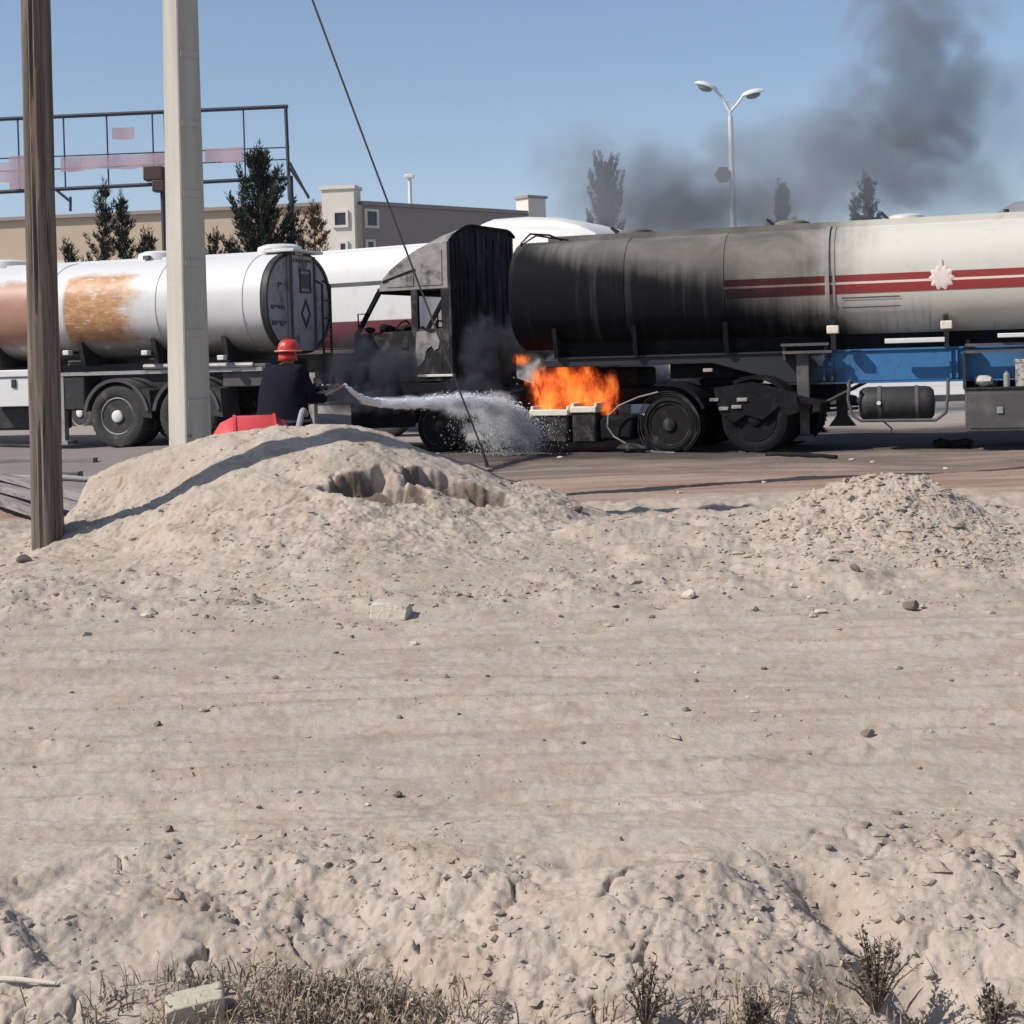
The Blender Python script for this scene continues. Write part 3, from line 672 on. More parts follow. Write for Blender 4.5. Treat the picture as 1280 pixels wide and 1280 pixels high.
def build_trailer():
    t = trailer; hw, hh, zc, e = 1.22, 0.87, 2.48, 2.6; L = 11.2
    tank_shell(-0.16, L, hw, hh, zc, 2.6, 0.08).build('tank', M['tank2'], t)
    for px in (773, 898):
        lx, _ = RL(px, 340); b = MB(); tank_band(b, lx, 0.07, hw, hh, zc, e, 0.010); b.build('weld_band', M['tank2'], t)
    lx, _ = RL(1036, 340); b = MB(); tank_band(b, lx - 0.06, 0.06, hw, hh, zc, e, 0.03); tank_band(b, lx + 0.05, 0.03, hw, hh, zc, e, 0.012); b.build('weld_band', M['tank2'], t)
    for x in (7.6, 9.4): b = MB(); tank_band(b, x, 0.07, hw, hh, zc, e, 0.01); b.build('weld_band', M['tank2'], t)
    # stripes along the flank, measured on the photograph
    xs, _ = RL(898, 360)
    def zz(px, py): return RL(px, py, -1.2)[1]
    za, zb, zc1, zd = zz(1250, 335.5), zz(1250, 344.5), zz(1250, 347.5), zz(1250, 359.5)
    side_strip(xs, L, zb, za, hw, hh, zc, e, 0.006, 60).build('stripe', M['stripe2'], t)
    side_strip(xs, L, zd, zc1, hw, hh, zc, e, 0.006, 60).build('stripe', M['stripe2'], t)
    side_strip(xs, L, zc1, zb, hw, hh, zc, e, 0.005, 60).build('pale_line', M['pale2'], t)
    # flower-shaped emblem
    ex, ez = RL(1177, 347); em = MB(); vs = [(ex, -ell_y(ez, hw, hh, zc, e) - 0.014, ez)]; fs = []; n = 64
    for k in range(1, 6):
        for i in range(n):
            q = 2 * math.pi * i / n; r = (0.165 + 0.020 * math.cos(10 * q)) * k / 5
            z = ez + r * math.sin(q); vs.append((ex + r * math.cos(q), -ell_y(z, hw, hh, zc, e) - (0.014 if k < 5 else 0.004), z))
    fs += [(0, 1 + i, 1 + (i + 1) % n) for i in range(n)]
    for k in range(4): fs += [(1 + k * n + i, 1 + (k + 1) * n + i, 1 + (k + 1) * n + (i + 1) % n, 1 + k * n + (i + 1) % n) for i in range(n)]
    em.add(vs, fs)
    o = em.build('emblem', mat('emblem_pale', (0.70, 0.62, 0.56), 0.6, 0.1, 8, dirt=(0.55, 0.40, 0.36), damt=0.4, dsc=14), t)
    yo = -ell_y(ez + 0.2, hw, hh, zc, e); MB().prism([(ex - 0.025, ez + 0.14), (ex + 0.025, ez + 0.14), (ex + 0.008, ez + 0.26), (ex - 0.008, ez + 0.26)], 'y', yo - 0.016, yo + 0.03).build('emblem_point', M['pale2'], o)
    # walkway and manholes on top
    ww = MB().box(0.4, L - 0.3, -0.34, 0.34, zc + hh - 0.015, zc + hh + 0.03).build('walkway', M['tank2'], t, bevel=0.01)
    for s in (-1, 1): MB().box(0.3, L - 0.2, s * 0.52 - 0.02, s * 0.52 + 0.02, zc + hh - 0.06, zc + hh + 0.05).build('walkway_kerb', M['tank2'], t)
    for x in (1.6, 4.05, 5.75, 8.6):
        m = MB().lathe([(0, 0.13), (0.2, 0.12), (0.27, 0.09), (0.29, 0.0), (0.29, -0.05)], (x, 0, zc + hh + 0.02), 'z', 22).build('manhole', M['tank2'], t)
        MB().tube([(x - 0.25, -0.2, zc + hh + 0.07), (x - 0.34, -0.22, zc + hh + 0.16), (x - 0.3, 0.1, zc + hh + 0.12)], 0.025, 6).build('clamp', M['black'], m)
    px_, pz = RL(1258, 268, 0); MB().tube([(px_, 0, zc + hh), (px_, 0, zc + hh + 0.14)], 0.04, 8).build('vent', M['black'], t)
    # hoses at the front top corner
    for k in range(2):
        MB().tube([(0.0, -0.75, 2.9), (-0.1, -0.72 + 0.1 * k, 3.3), (0.05 + 0.1 * k, -0.7, 3.45 - 0.03 * k), (0.35, -0.65, 3.42 - 0.04 * k), (0.55 + 0.1 * k, -0.6, 3.33)], 0.016, 6).build('breather_hose', M['char'], t)
    # side door / ladder hatch marks on the flank
    hx0, hz0 = RL(1052, 372); hx1, hz1 = RL(1126, 400)
    hp = MB()
    for (a, b) in ((hz0, hz0 - 0.02), (hz0 - 0.14, hz0 - 0.155)): hp.add(side_strip(hx0, hx1, b, a, hw, hh, zc, e, 0.012, 6, 1).v, side_strip(hx0, hx1, b, a, hw, hh, zc, e, 0.012, 6, 1).f)
    hp.build('hatch_seam', M['darkgrey'], t)
    # frame
    z1 = 1.46; z0 = 1.02
    for s in (-1, 1):
        fr = MB().prism([(0.3, 1.34), (2.9, 1.34), (4.0, z0), (L, z0), (L, z1), (0.3, z1)], 'y', s * 0.86 - 0.05, s * 0.86 + 0.05).build('frame_beam', M['frame2'], t, bevel=0.01)
        for px in (1030, 1040, 1188, 1196):
            lx, _ = RL(px, 450, -0.91); MB().box(lx - 0.015, lx + 0.015, s * 0.93 - 0.025, s * 0.93 + 0.025, z0 + 0.02, z1 - 0.02).build('stiffener', M['frame2'], fr)
        MB().box(0.5, L, s * 0.86 - 0.08, s * 0.86 + 0.08, z1 + 0.002, z1 + 0.03).build('frame_flange', M['frame2'], t)
        MB().box(4.02, L, s * 0.86 - 0.08, s * 0.86 + 0.08, z0 - 0.03, z0 - 0.002).build('frame_flange', M['frame2'], t)
    for i in range(12): MB().box(0.8 + i * 0.9, 0.9 + i * 0.9, -0.8, 0.8, 1.36 if i < 4 else z0 + 0.05, z1 - 0.05).build('cross_member', M['black'], t)
    for s in (-1, 1): MB().box(0.4, L - 0.2, s * 0.72 - 0.02, s * 0.72 + 0.02, z1 + 0.032, 1.84).build('sub_frame', M['soot'], t)
    MB().box(2.2, 4.0, -0.6, 0.6, 1.115, 1.40).build('coupling_plate', M['soot'], t)
    # saddles between tank and frame
    for px in (690, 790, 905, 1040, 1183, 1330, 1450):
        lx, _ = RL(px, 420)
        MB().prism([(-1.0, z1 + 0.03), (1.0, z1 + 0.03), (1.12, 1.95), (0.7, 1.72), (0, 1.66), (-0.7, 1.72), (-1.12, 1.95)], 'x', lx - 0.035, lx + 0.035).build('saddle', M['soot'] if px < 1000 else M['black'], t)
    for px, py, wd in ((1041, 412, 0.17), (1183, 406, 0.16)):
        lx, lz = RL(px, py, -1.25); MB().box(lx - wd / 2, lx + wd / 2, -1.29, -1.16, lz - 0.06, lz + 0.06).build('marker_lamp', M['palebox'], t, bevel=0.015)
    lx0, lz = RL(1106, 426.5, -1.2); lx1, _ = RL(1181, 424, -1.2)
    MB().box(lx0, lx1, -1.24, -1.17, lz - 0.035, lz + 0.035).build('reflector_rail', M['bright'], t, bevel=0.008)
    lx0, lz = RL(1247, 419.5, -1.2); MB().box(lx0, lx0 + 1.2, -1.24, -1.17, lz - 0.03, lz + 0.03).build('reflector_rail', M['bright'], t, bevel=0.008)
    for (pa, pb, py) in ((976, 1036, 431.5), (978, 1040, 441), (1206, 1420, 431.5), (1206, 1420, 440)):
        a, lz = RL(pa, py, -1.15); b, _ = RL(pb, py, -1.15); MB().box(a, b, -1.17, -1.12, lz - 0.02, lz + 0.02).build('side_rail', M['darkgrey'], t)
    for px in (980, 1032, 1210, 1290, 1370):
        a, lz = RL(px, 436, -1.13); MB().box(a - 0.02, a + 0.02, -1.12, -0.9, 1.36, 1.58).build('rail_bracket', M['black'], t)
    # landing legs
    for s in (-1, 1):
        lx, zt = RL(1004, 452, -0.95); lb, zb = RL(1011, 545, -0.95)
        g = MB(); g.box(lx - 0.09, lx + 0.09, s * 0.97 - 0.09, s * 0.97 + 0.09, 0.62, 1.44)
        leg = g.build('landing_leg', M['darkgrey'], t, bevel=0.012)
        MB().box(lx - 0.065, lx + 0.065, s * 0.97 - 0.065, s * 0.97 + 0.065, 0.26, 0.62).build('inner_leg', M['darkgrey'], leg)
        MB().prism([(lx - 0.09, 0.25), (lx + 0.09, 0.25), (lx + 0.17, 0.17), (lx - 0.17, 0.17)], 'y', s * 0.97 - 0.13, s * 0.97 + 0.13).build('foot', M['darkgrey'], leg)
        MB().tube([(lx + 0.1, s * 0.97, 0.62), (lx + 0.95, s * 0.8, 1.04)], 0.03, 6).build('brace', M['black'], t)
        MB().tube([(lx + 0.05, s * 0.97, 0.58), (lx + 0.75, s * 0.7, 0.62)], 0.025, 6).build('brace', M['black'], t)
    lx, _ = RL(1052, 480, -0.3); MB().prism([(lx - 0.08, 0.99), (lx + 0.08, 0.99), (lx + 0.08, 0.5), (lx + 0.2, 0.34), (lx - 0.2, 0.34), (lx - 0.08, 0.5)], 'y', -0.4, -0.25).build('support_foot', M['black'], t)
    # round air tank in its guard loop
    a, za_ = RL(1072, 484, -1.05); b, zb_ = RL(1170, 525, -1.05); r = (za_ - zb_) / 2; zm = (za_ + zb_) / 2
    MB().lathe([(0, 0), (r * 0.75, 0.02), (r * 0.95, 0.07), (r, 0.14), (r, b - a - 0.14), (r * 0.95, b - a - 0.07), (r * 0.75, b - a - 0.02), (0, b - a)], (a, -0.98, zm), 'x', 26).build('air_tank', M['black'], t)
    for xx in (a + 0.28, b - 0.28): MB().lathe([(r + 0.002, 0), (r + 0.012, 0), (r + 0.012, 0.05), (r + 0.002, 0.05)], (xx, -0.98, zm), 'x', 26, close=True).build('strap', M['darkgrey'], t)
    MB().lathe([(0, 0), (0.03, 0), (0.03, 0.03), (0, 0.03)], (a + 0.3, -0.98 - r - 0.03, zm + 0.02), 'y', 10).build('drain_cap', M['bright'], t)
    g = []
    for (px, py) in ((1062, 476), (1060, 500), (1066, 520), (1076, 526), (1170, 525), (1182, 516), (1185, 495), (1185, 474)):
        x, z = RL(px, py, -1.3); g.append((x, -1.3, z))
    MB().tube(g, 0.024, 8).build('guard_loop', M['darkgrey'], t)
    for q in (0, -1): MB().tube([g[q], (g[q][0], -0.86, 1.0)], 0.024, 8).build('guard_stay', M['darkgrey'], t)
    c_, z_ = RL(1112, 528, -1.2); MB().tube([(c_ - 0.08, -1.25, zb_), (c_ + 0.03, -1.25, zb_ - 0.1), (c_ + 0.02, -1.25, zb_ - 0.17)], 0.012, 5).build('drain_pipe', M['black'], t)
    # tool box with an open shelf full of odds and ends
    bx0, bz1 = RL(1206, 487, -1.2); _, bz0 = RL(1206, 540, -1.2)
    tb = MB().box(bx0, bx0 + 1.9, -1.2, -0.55, bz0, bz1).build('tool_box', M['darkgrey'], t, bevel=0.02)
    MB().box(bx0 + 0.05, bx0 + 0.9, -1.215, -1.195, bz0 + 0.05, bz1 - 0.05).build('box_door', M['darkgrey'], tb, bevel=0.006)
    MB().box(bx0 + 0.42, bx0 + 0.5, -1.235, -1.21, (bz0 + bz1) / 2 - 0.04, (bz0 + bz1) / 2 + 0.05).build('latch', M['steel'], tb)
    sh = MB().box(bx0 - 0.02, bx0 + 1.9, -1.22, -0.55, bz1 + 0.002, bz1 + 0.025); sh.box(bx0 - 0.02, bx0 + 0.02, -1.2, -0.55, bz1 + 0.025, 1.40); sh.box(bx0 + 1.86, bx0 + 1.9, -1.2, -0.55, bz1 + 0.025, 1.40); sh.box(bx0, bx0 + 1.88, -0.6, -0.56, bz1 + 0.025, 1.4)
    sh.build('shelf', M['black'], t)
    # axles far at the back (outside the picture on the right)
    for x in (8.0, 9.3, 10.6):
        MB().tube([(x, -0.9, 0.52), (x, 0.9, 0.52)], 0.07, 8).build('axle', M['black'], t)
        for s in (-1, 1): wheel(t, x, s * 1.18, 0.51, 0.3, s)
    MB().box(L + 0.1, L + 0.25, -1.2, 1.2, 0.5, 0.75).build('bumper', M['black'], t, bevel=0.02)
    for s in (-1, 1): MB().box(L - 0.1, L + 0.12, s * 0.86 - 0.05, s * 0.86 + 0.05, 0.55, 1.02).build('bumper_stay', M['black'], t)
    return bx0, bz1 + 0.027
SHELF_X, SHELF_Z = build_trailer()

def on_trailer(x, y, z):
    c, s = math.cos(-RB), math.sin(-RB); return Vector((RLOC.x + c * x - s * y, RLOC.y + s * x + c * y, RLOC.z + z))
def shelf_item(px0, px1, ptop, name, label, cat, m, kind='box'):
    x0, zt = RL(px0, ptop, -1.05); x1, _ = RL(px1, ptop, -1.05); wd = x1 - x0; hh = max(zt - SHELF_Z, 0.05)
    mb = MB()
    if kind == 'box':
        mb.box(-wd / 2, wd / 2, -0.12, 0.12, 0, hh * 0.86); mb.box(-wd / 2 - 0.006, wd / 2 + 0.006, -0.126, 0.126, hh * 0.86, hh)
    elif kind == 'can':
        mb.lathe([(0, 0), (wd / 2, 0), (wd / 2, hh * 0.8), (wd / 3, hh * 0.88), (wd / 5, hh * 0.9), (wd / 5, hh), (0, hh)], (0, 0, 0), 'z', 16)
    else:
        mb.blob((0, 0, hh * 0.5), wd / 2, 0.13, hh * 0.52, 2, 0.35, 5, cut=-0.95)
    o = mb.build(name, m, bevel=0.008 if kind == 'box' else 0); o.location = on_trailer((x0 + x1) / 2, -1.03, SHELF_Z); o.rotation_euler = (0, 0, -RB)
    tag(o, label, cat)
shelf_item(1217, 1242, 469, 'rag_bundle', 'crumpled pale rag bundle lying on the tool box shelf', 'rag', mat('rag', (0.42, 0.40, 0.38), 0.9, 0.3, 20, bump=0.5), 'rag')
shelf_item(1254, 1262, 464, 'oil_can', 'small grey can standing on the tool box shelf', 'can', M['steel'], 'can')
shelf_item(1269, 1288, 449, 'carton', 'tall mottled pale carton standing on the tool box shelf', 'box', mat('carton', (0.45, 0.43, 0.40), 0.8, 0.2, 12, dirt=(0.12, 0.11, 0.11), damt=0.45, dsc=16), 'box')
_x0, _z = RL(1217, 457, -0.85); _x1, _ = RL(1246, 457, -0.85)
o = MB().box(-(_x1 - _x0) / 2, (_x1 - _x0) / 2, -0.1, 0.1, 0, _z - SHELF_Z).build('metal_case', M['darkgrey'], bevel=0.01); o.location = on_trailer((_x0 + _x1) / 2, -0.78, SHELF_Z); o.rotation_euler = (0, 0, -RB)
tag(o, 'grey metal case behind the rag bundle on the tool box shelf', 'case')

# ------------------------------------------------------------------ rusty white tanker trailer
LB = R(18)
LZ = 0.22
_wl = G(148, 560, LZ)
_c, _s = math.cos(LB), math.sin(LB)
LLOC = Vector((_wl.x + 1.2 * _s + 2.72 * _c, _wl.y + 1.2 * _c - 2.72 * _s, LZ))
ltrailer = empty('tanker_trailer', LLOC, -LB, 'white tanker trailer with large orange rust patches and grey rear end', 'trailer')
def LL(px, py, yl=-1.2): return local_of(px, py, LLOC, -LB, yl)
def rusty_tank():
    t = NT('white_tank_rust'); x, y, z = t.xyz()
    n = t.math('MULTIPLY', t.math('SUBTRACT', t.noise(2.2, None, 6, 0.65, 0.5), 0.5), 0.75)
    nz = t.math('MULTIPLY', t.math('SUBTRACT', t.noise(1.0, t.scale(None, (0.8, 1, 6.0)), 5, 0.65, 0.4), 0.5), 1.0)
    xn = t.math('ADD', x, t.math('ADD', n, nz)); zn = t.math('ADD', z, t.math('MULTIPLY', n, 0.35))
    def patch(x0, x1, z0, z1, f=0.12):
        a = t.math('MULTIPLY', t.ss(x, x0 - 0.03, x0 + 0.05), t.ss(xn, x1 + f, x1 - f)); b = t.math('MULTIPLY', t.ss(zn, z0 - 0.06, z0 + 0.06), t.ss(zn, z1 + 0.06, z1 - 0.06))
        return t.math('MULTIPLY', a, b)
    c = t.mix(t.math('MULTIPLY', t.ss(t.noise(1.6, None, 6, 0.65), 0.5, 0.75), 0.4), (0.60, 0.595, 0.59), (0.46, 0.45, 0.44))
    rust = t.mix(t.ss(t.noise(4.5, t.scale(None, (1, 1, 2.5)), 6, 0.7, 0.6), 0.38, 0.62), (0.36, 0.145, 0.045), (0.50, 0.27, 0.10))
    rust = t.mix(t.ss(t.noise(9.0, t.scale(None, (0.6, 1, 3)), 5, 0.7), 0.55, 0.68), rust, (0.62, 0.52, 0.42))
    c = t.mix(t.math('MULTIPLY', patch(-3.72, -2.45, 1.72, 2.85, 0.25), 0.93), c, rust)
    rb = t.mix(t.noise(3.0, t.scale(None, (1, 1, 3))), (0.30, 0.145, 0.095), (0.42, 0.24, 0.17))
    c = t.mix(patch(-6.6, -4.28, 1.72, 2.8, 0.1), c, rb)
    belly_dark = t.math('MULTIPLY', t.ss(z, 2.05, 1.55), t.ss(t.noise(2.5, None, 5, 0.6), 0.2, 0.5))  # darker towards the belly, broken up by noise
    c = t.mix(t.math('MULTIPLY', belly_dark, 0.8), c, (0.10, 0.09, 0.08))
    return t.done(c, 0.5, 0, t.bump(t.noise(2.5, None, 4), 0.2, 0.03), 0.4)
M['tank1'] = rusty_tank()
M['endgrey'] = mat('grey_end', (0.40, 0.38, 0.375), 0.75, 0.2, 4, dirt=(0.14, 0.125, 0.12), damt=0.42, dsc=3)
def build_ltrailer():
    t = ltrailer; hw, hh, zc, e = 1.2, 0.84, 2.30, 2.3; L = 9.5
    tank_shell(-L, -0.06, hw, hh, zc, e, 0.05).build('tank', M['tank1'], t)
    for x in (-0.42, -2.0, -4.05, -6.0): b = MB(); tank_band(b, x, 0.05, hw, hh, zc, e, 0.010); b.build('weld_band', M['tank1'], t)
    # rear end: rim, flat face and box-like middle panel
    sec = superellipse(hw + 0.01, hh + 0.01, e, 48); sec2 = superellipse(hw - 0.045, hh - 0.045, e, 48)
    rim = MB(); rim.ring_loft([[(-0.03, p[0], zc + p[1]) for p in sec], [(0.06, p[0], zc + p[1]) for p in sec], [(0.06, p[0], zc + p[1]) for p in sec2], [(-0.06, p[0], zc + p[1]) for p in sec2]], cap=False)
    rim.build('end_rim', M['black'], t)
    face = MB().prism([(p[0], zc + p[1]) for p in sec2], 'x', 0.008, 0.03).build('end_face', M['endgrey'], t)
    mid = MB().prism([(-0.42, zc - 0.80), (0.42, zc - 0.80), (0.42, zc + 0.78), (-0.42, zc + 0.78)], 'x', 0.03, 0.11).build('end_panel', M['endgrey'], t, bevel=0.02)
    for s in (-1, 1): MB().tube([(0.12, s * 0.43, zc - 0.78), (0.12, s * 0.43, zc + 0.78)], 0.025, 8).build('panel_edge', M['darkgrey'], mid)
    fr = MB(); zq = zc + 0.36
    for (y0, y1, z0, z1) in ((-0.12, 0.28, zq - 0.2, zq - 0.17), (-0.12, 0.28, zq + 0.17, zq + 0.2), (-0.12, -0.09, zq - 0.17, zq + 0.17), (0.25, 0.28, zq - 0.17, zq + 0.17)): fr.box(0.112, 0.13, y0, y1, z0, z1)
    pl = fr.build('plate_frame', M['black'], mid)
    MB().box(0.112, 0.122, -0.04, 0.22, zq - 0.12, zq + 0.12).build('plate', M['darkgrey'], mid)
    dz = zc - 0.18; dm = MB()
    o_ = [(0.08, dz + 0.25), (0.26, dz), (0.08, dz - 0.25), (-0.10, dz)]; i_ = [(0.08, dz + 0.17), (0.205, dz), (0.08, dz - 0.17), (-0.045, dz)]
    dm.add([(0.125, *p) for p in o_] + [(0.125, *p) for p in i_] + [(0.112, *p) for p in o_] + [(0.112, *p) for p in i_],
           [(k, (k + 1) % 4, 4 + (k + 1) % 4, 4 + k) for k in range(4)] + [(k, 8 + k, 8 + (k + 1) % 4, (k + 1) % 4) for k in range(4)] + [(4 + k, 4 + (k + 1) % 4, 12 + (k + 1) % 4, 12 + k) for k in range(4)])
    dm.build('hazard_diamond', M['black'], mid)
    rr = random.Random(12); mk = MB()          # worn, unreadable stencil marks
    yv = -0.34
    while yv < 0.34:
        h = rr.uniform(0.04, 0.10); w_ = rr.uniform(0.02, 0.06); mk.box(0.112, 0.118, yv, yv + w_, zc + 0.72 - h, zc + 0.72); yv += w_ + rr.uniform(0.015, 0.04)
    for (zz, ya, yb) in ((zc - 0.05, -1.0, -0.55), (zc - 0.30, -0.98, -0.5), (zc + 0.32, -0.75, -0.6)):
        yv = ya
        while yv < yb: w_ = rr.uniform(0.03, 0.09); mk.box(0.031, 0.037, yv, yv + w_, zz - rr.uniform(0.03, 0.1), zz); yv += w_ + rr.uniform(0.02, 0.05)
    mk.build('worn_marking', M['darkgrey'], mid)
    MB().box(-0.35, 0.24, -0.55, 0.55, zc + hh - 0.02, zc + hh + 0.03).build('top_plate', M['white'], t, bevel=0.01)
    # ladder on the right of the rear end
    la = MB()
    for yy in (0.55, 0.86): la.tube([(0.2, yy, 0.75), (0.2, yy, zc + 0.32), (0.06, yy, zc + 0.40)], 0.022, 6)
    for k in range(6): la.tube([(0.2, 0.55, 0.85 + 0.3 * k), (0.2, 0.86, 0.85 + 0.3 * k)], 0.016, 6)
    la.build('ladder', M['black'], t)
    # manholes and top walkway
    MB().box(-L + 0.3, -0.5, -0.3, 0.3, zc + hh - 0.02, zc + hh + 0.02).build('walkway', M['white'], t)
    for px in (350, 200, 8):
        x, _ = LL(px, 318, 0.0)
        m = MB().lathe([(0, 0.14), (0.25, 0.13), (0.36, 0.09), (0.38, 0.0), (0.38, -0.06)], (x, 0, zc + hh + 0.01), 'z', 24).build('manhole', M['white'], t)
        MB().box(x - 0.05, x + 0.05, -0.46, -0.36, zc + hh - 0.02, zc + hh + 0.05).build('clamp', M['darkgrey'], m)
    # frame, axles, wheels, mudguards
    for s in (-1, 1): MB().box(-L, -0.1, s * 0.5 - 0.06, s * 0.5 + 0.06, 0.95, 1.38).build('frame_beam', M['black'], t, bevel=0.01)
    for x in (-0.8, -2.1, -3.5, -5.2, -7.0, -8.6):
        MB().prism([(-0.95, 1.36), (0.95, 1.36), (1.08, 1.78), (0.6, 1.55), (0, 1.49), (-0.6, 1.55), (-1.08, 1.78)], 'x', x - 0.04, x + 0.04).build('saddle', M['black'], t)
    MB().box(-4.0, -0.15, -1.02, -0.97, 1.20, 1.26).build('side_rail', M['steel'], t)
    MB().box(-0.9, -0.12, -0.95, -0.5, 0.95, 1.32).build('rear_box', M['darkgrey'], t, bevel=0.02)
    for px in (85, 183, 278):
        lx, lz = LL(px, 441 if px < 200 else 447, -1.15); MB().box(lx - 0.06, lx + 0.06, -1.22, -1.1, lz - 0.04, lz + 0.04).build('marker_lamp', M['bright'], t, bevel=0.012)
        MB().box(lx - 0.02, lx + 0.02, -1.1, -0.5, lz - 0.02, lz + 0.02).build('lamp_arm', M['black'], t)
    MB().tube([(-2.3, -1.02, 1.32), (-0.3, -1.02, 1.30)], 0.045, 10).build('hose_tube', M['steel'], t)
    for x in (-2.72, -1.42):
        MB().tube([(x, -0.9, 0.52), (x, 0.9, 0.52)], 0.07, 8).build('axle', M['black'], t)
        for s in (-1, 1):
            wheel(t, x, s * 1.2, 0.52, 0.3, s, None, None, M['white'])
            wheel(t, x, s * 0.87, 0.52, 0.28, s, None, M['steel'], M['steel'], tread=False)
            yy = sorted((s * 1.24, s * 0.62)); arc_guard(t, x, 0.52, 0.60, yy[0], yy[1], R(8), R(172), M['darkgrey'])
        MB().prism([(x + 0.62, 0.94), (x + 0.66, 0.48), (x + 0.50, 0.50), (x + 0.30, 0.98)], 'y', -1.22, -0.66).build('mud_flap', M['black'], t)
    # landing leg, pale tool box, spare gear
    x, _ = LL(81, 500, -0.9)
    for s in (-1, 1):
        MB().box(x - 0.06, x + 0.06, s * 0.95 - 0.06, s * 0.95 + 0.06, 0.12, 1.2).build('landing_leg', M['steel'], t)
        MB().box(x - 0.16, x + 0.16, s * 0.95 - 0.14, s * 0.95 + 0.14, 0.06, 0.12).build('leg_foot', M['steel'], t)
    x0, z1 = LL(1, 463, -1.2); x1, z0 = LL(40, 508, -1.2)
    tb = MB().box(x0 - 0.25, x1, -1.2, -0.6, z0, z1 - 0.13).build('tool_box', M['white'], t, bevel=0.015)
    MB().box(x0 - 0.28, x1 + 0.03, -1.23, -0.6, z1 - 0.12, z1).build('box_lid', M['white'], tb, bevel=0.015)
    MB().box(x1 - 0.38, x1 - 0.30, -1.225, -1.2, z1 - 0.3, z1 - 0.16).build('latch', M['black'], tb)
    MB().box(x1 + 0.1, x1 + 0.9, -1.0, -0.5, 0.62, 1.2).build('under_tray', M['black'], t, bevel=0.03)
    MB().box(x0 - 1.2, x1 + 0.35, -0.95, -0.56, 0.30, 0.72).build('pump_box', M['black'], t, bevel=0.05)
    MB().box(0.02, 0.14, -1.15, 1.15, 0.62, 0.78).build('bumper', M['black'], t, bevel=0.015)
    for s in (-1, 1):
        MB().box(-0.15, 0.04, s * 0.5 - 0.04, s * 0.5 + 0.04, 0.66, 0.95).build('bumper_stay', M['black'], t)
        MB().box(0.05, 0.10, s * 0.92 - 0.17, s * 0.92 + 0.17, 0.92, 1.14).build('tail_light', M['white'] if s < 0 else M['red'], t, bevel=0.01)
        MB().box(0.0, 0.06, s * 0.75 - 0.32, s * 0.75 + 0.32, 0.82, 0.90).build('light_bar', M['black'], t)
    # front axle dolly outside the frame
    for s in (-1, 1): wheel(t, -8.4, s * 1.2, 0.52, 0.3, s)
    MB().tube([(-8.4, -0.9, 0.52), (-8.4, 0.9, 0.52)], 0.07, 8).build('axle', M['black'], t)
build_ltrailer()

# ------------------------------------------------------------------ white lorry behind
WB = R(31)
WLOC = Vector((-1.05, 28.7, 0.0))
wt = empty('tanker_trailer', WLOC, -WB, 'tall plain white tanker trailer with red lower band behind the burnt cab', 'trailer')
def build_white_trailer():
    t = wt; L = 10.5; hw, hh, zc, e = 1.25, 1.05, 2.72, 4.5
    tank_shell(-L, -0.1, hw, hh, zc, e, 0.15, n=56).build('tank', M['white'], t)
    side_strip(-L, -0.1, 1.75, 2.30, hw, hh, zc, e, 0.008, 20, 8).build('red_band', mat('maroon_band', (0.12, 0.03, 0.035), 0.6, 0.2, 4), t)
    side_strip(-L, -0.1, 3.00, 3.07, hw, hh, zc, e, 0.010, 20, 2).build('seam_line', M['darkgrey'], t)
    MB().box(-L, -0.2, -0.4, 0.4, zc + hh - 0.01, zc + hh + 0.04).build('walkway', M['white'], t)
    for s in (-1, 1): MB().box(-L, -0.1, s * 0.5 - 0.06, s * 0.5 + 0.06, 1.05, 1.69).build('frame_beam', M['black'], t)
    for x in (-9.5, -8.2, -6.9):
        MB().tube([(x, -0.9, 0.52), (x, 0.9, 0.52)], 0.07, 8).build('axle', M['black'], t)
        for s in (-1, 1): wheel(t, x, s * 1.2, 0.52, 0.3, s, tread=False)
    for s in (-1, 1):
        MB().box(-3.1, -2.95, s * 0.9 - 0.06, s * 0.9 + 0.06, 0.05, 1.2).build('landing_leg', M['steel'], t)
        MB().box(-3.1, -2.95, min(s * 0.9, s * 0.5), max(s * 0.9, s * 0.5), 1.2, 1.3).build('leg_bracket', M['steel'], t)
build_white_trailer()
WT = empty('tractor_unit', Vector((-0.2, 28.3, 0.0)), -R(26), 'white high-roofed lorry cab showing its roof above the sooty tank', 'truck')
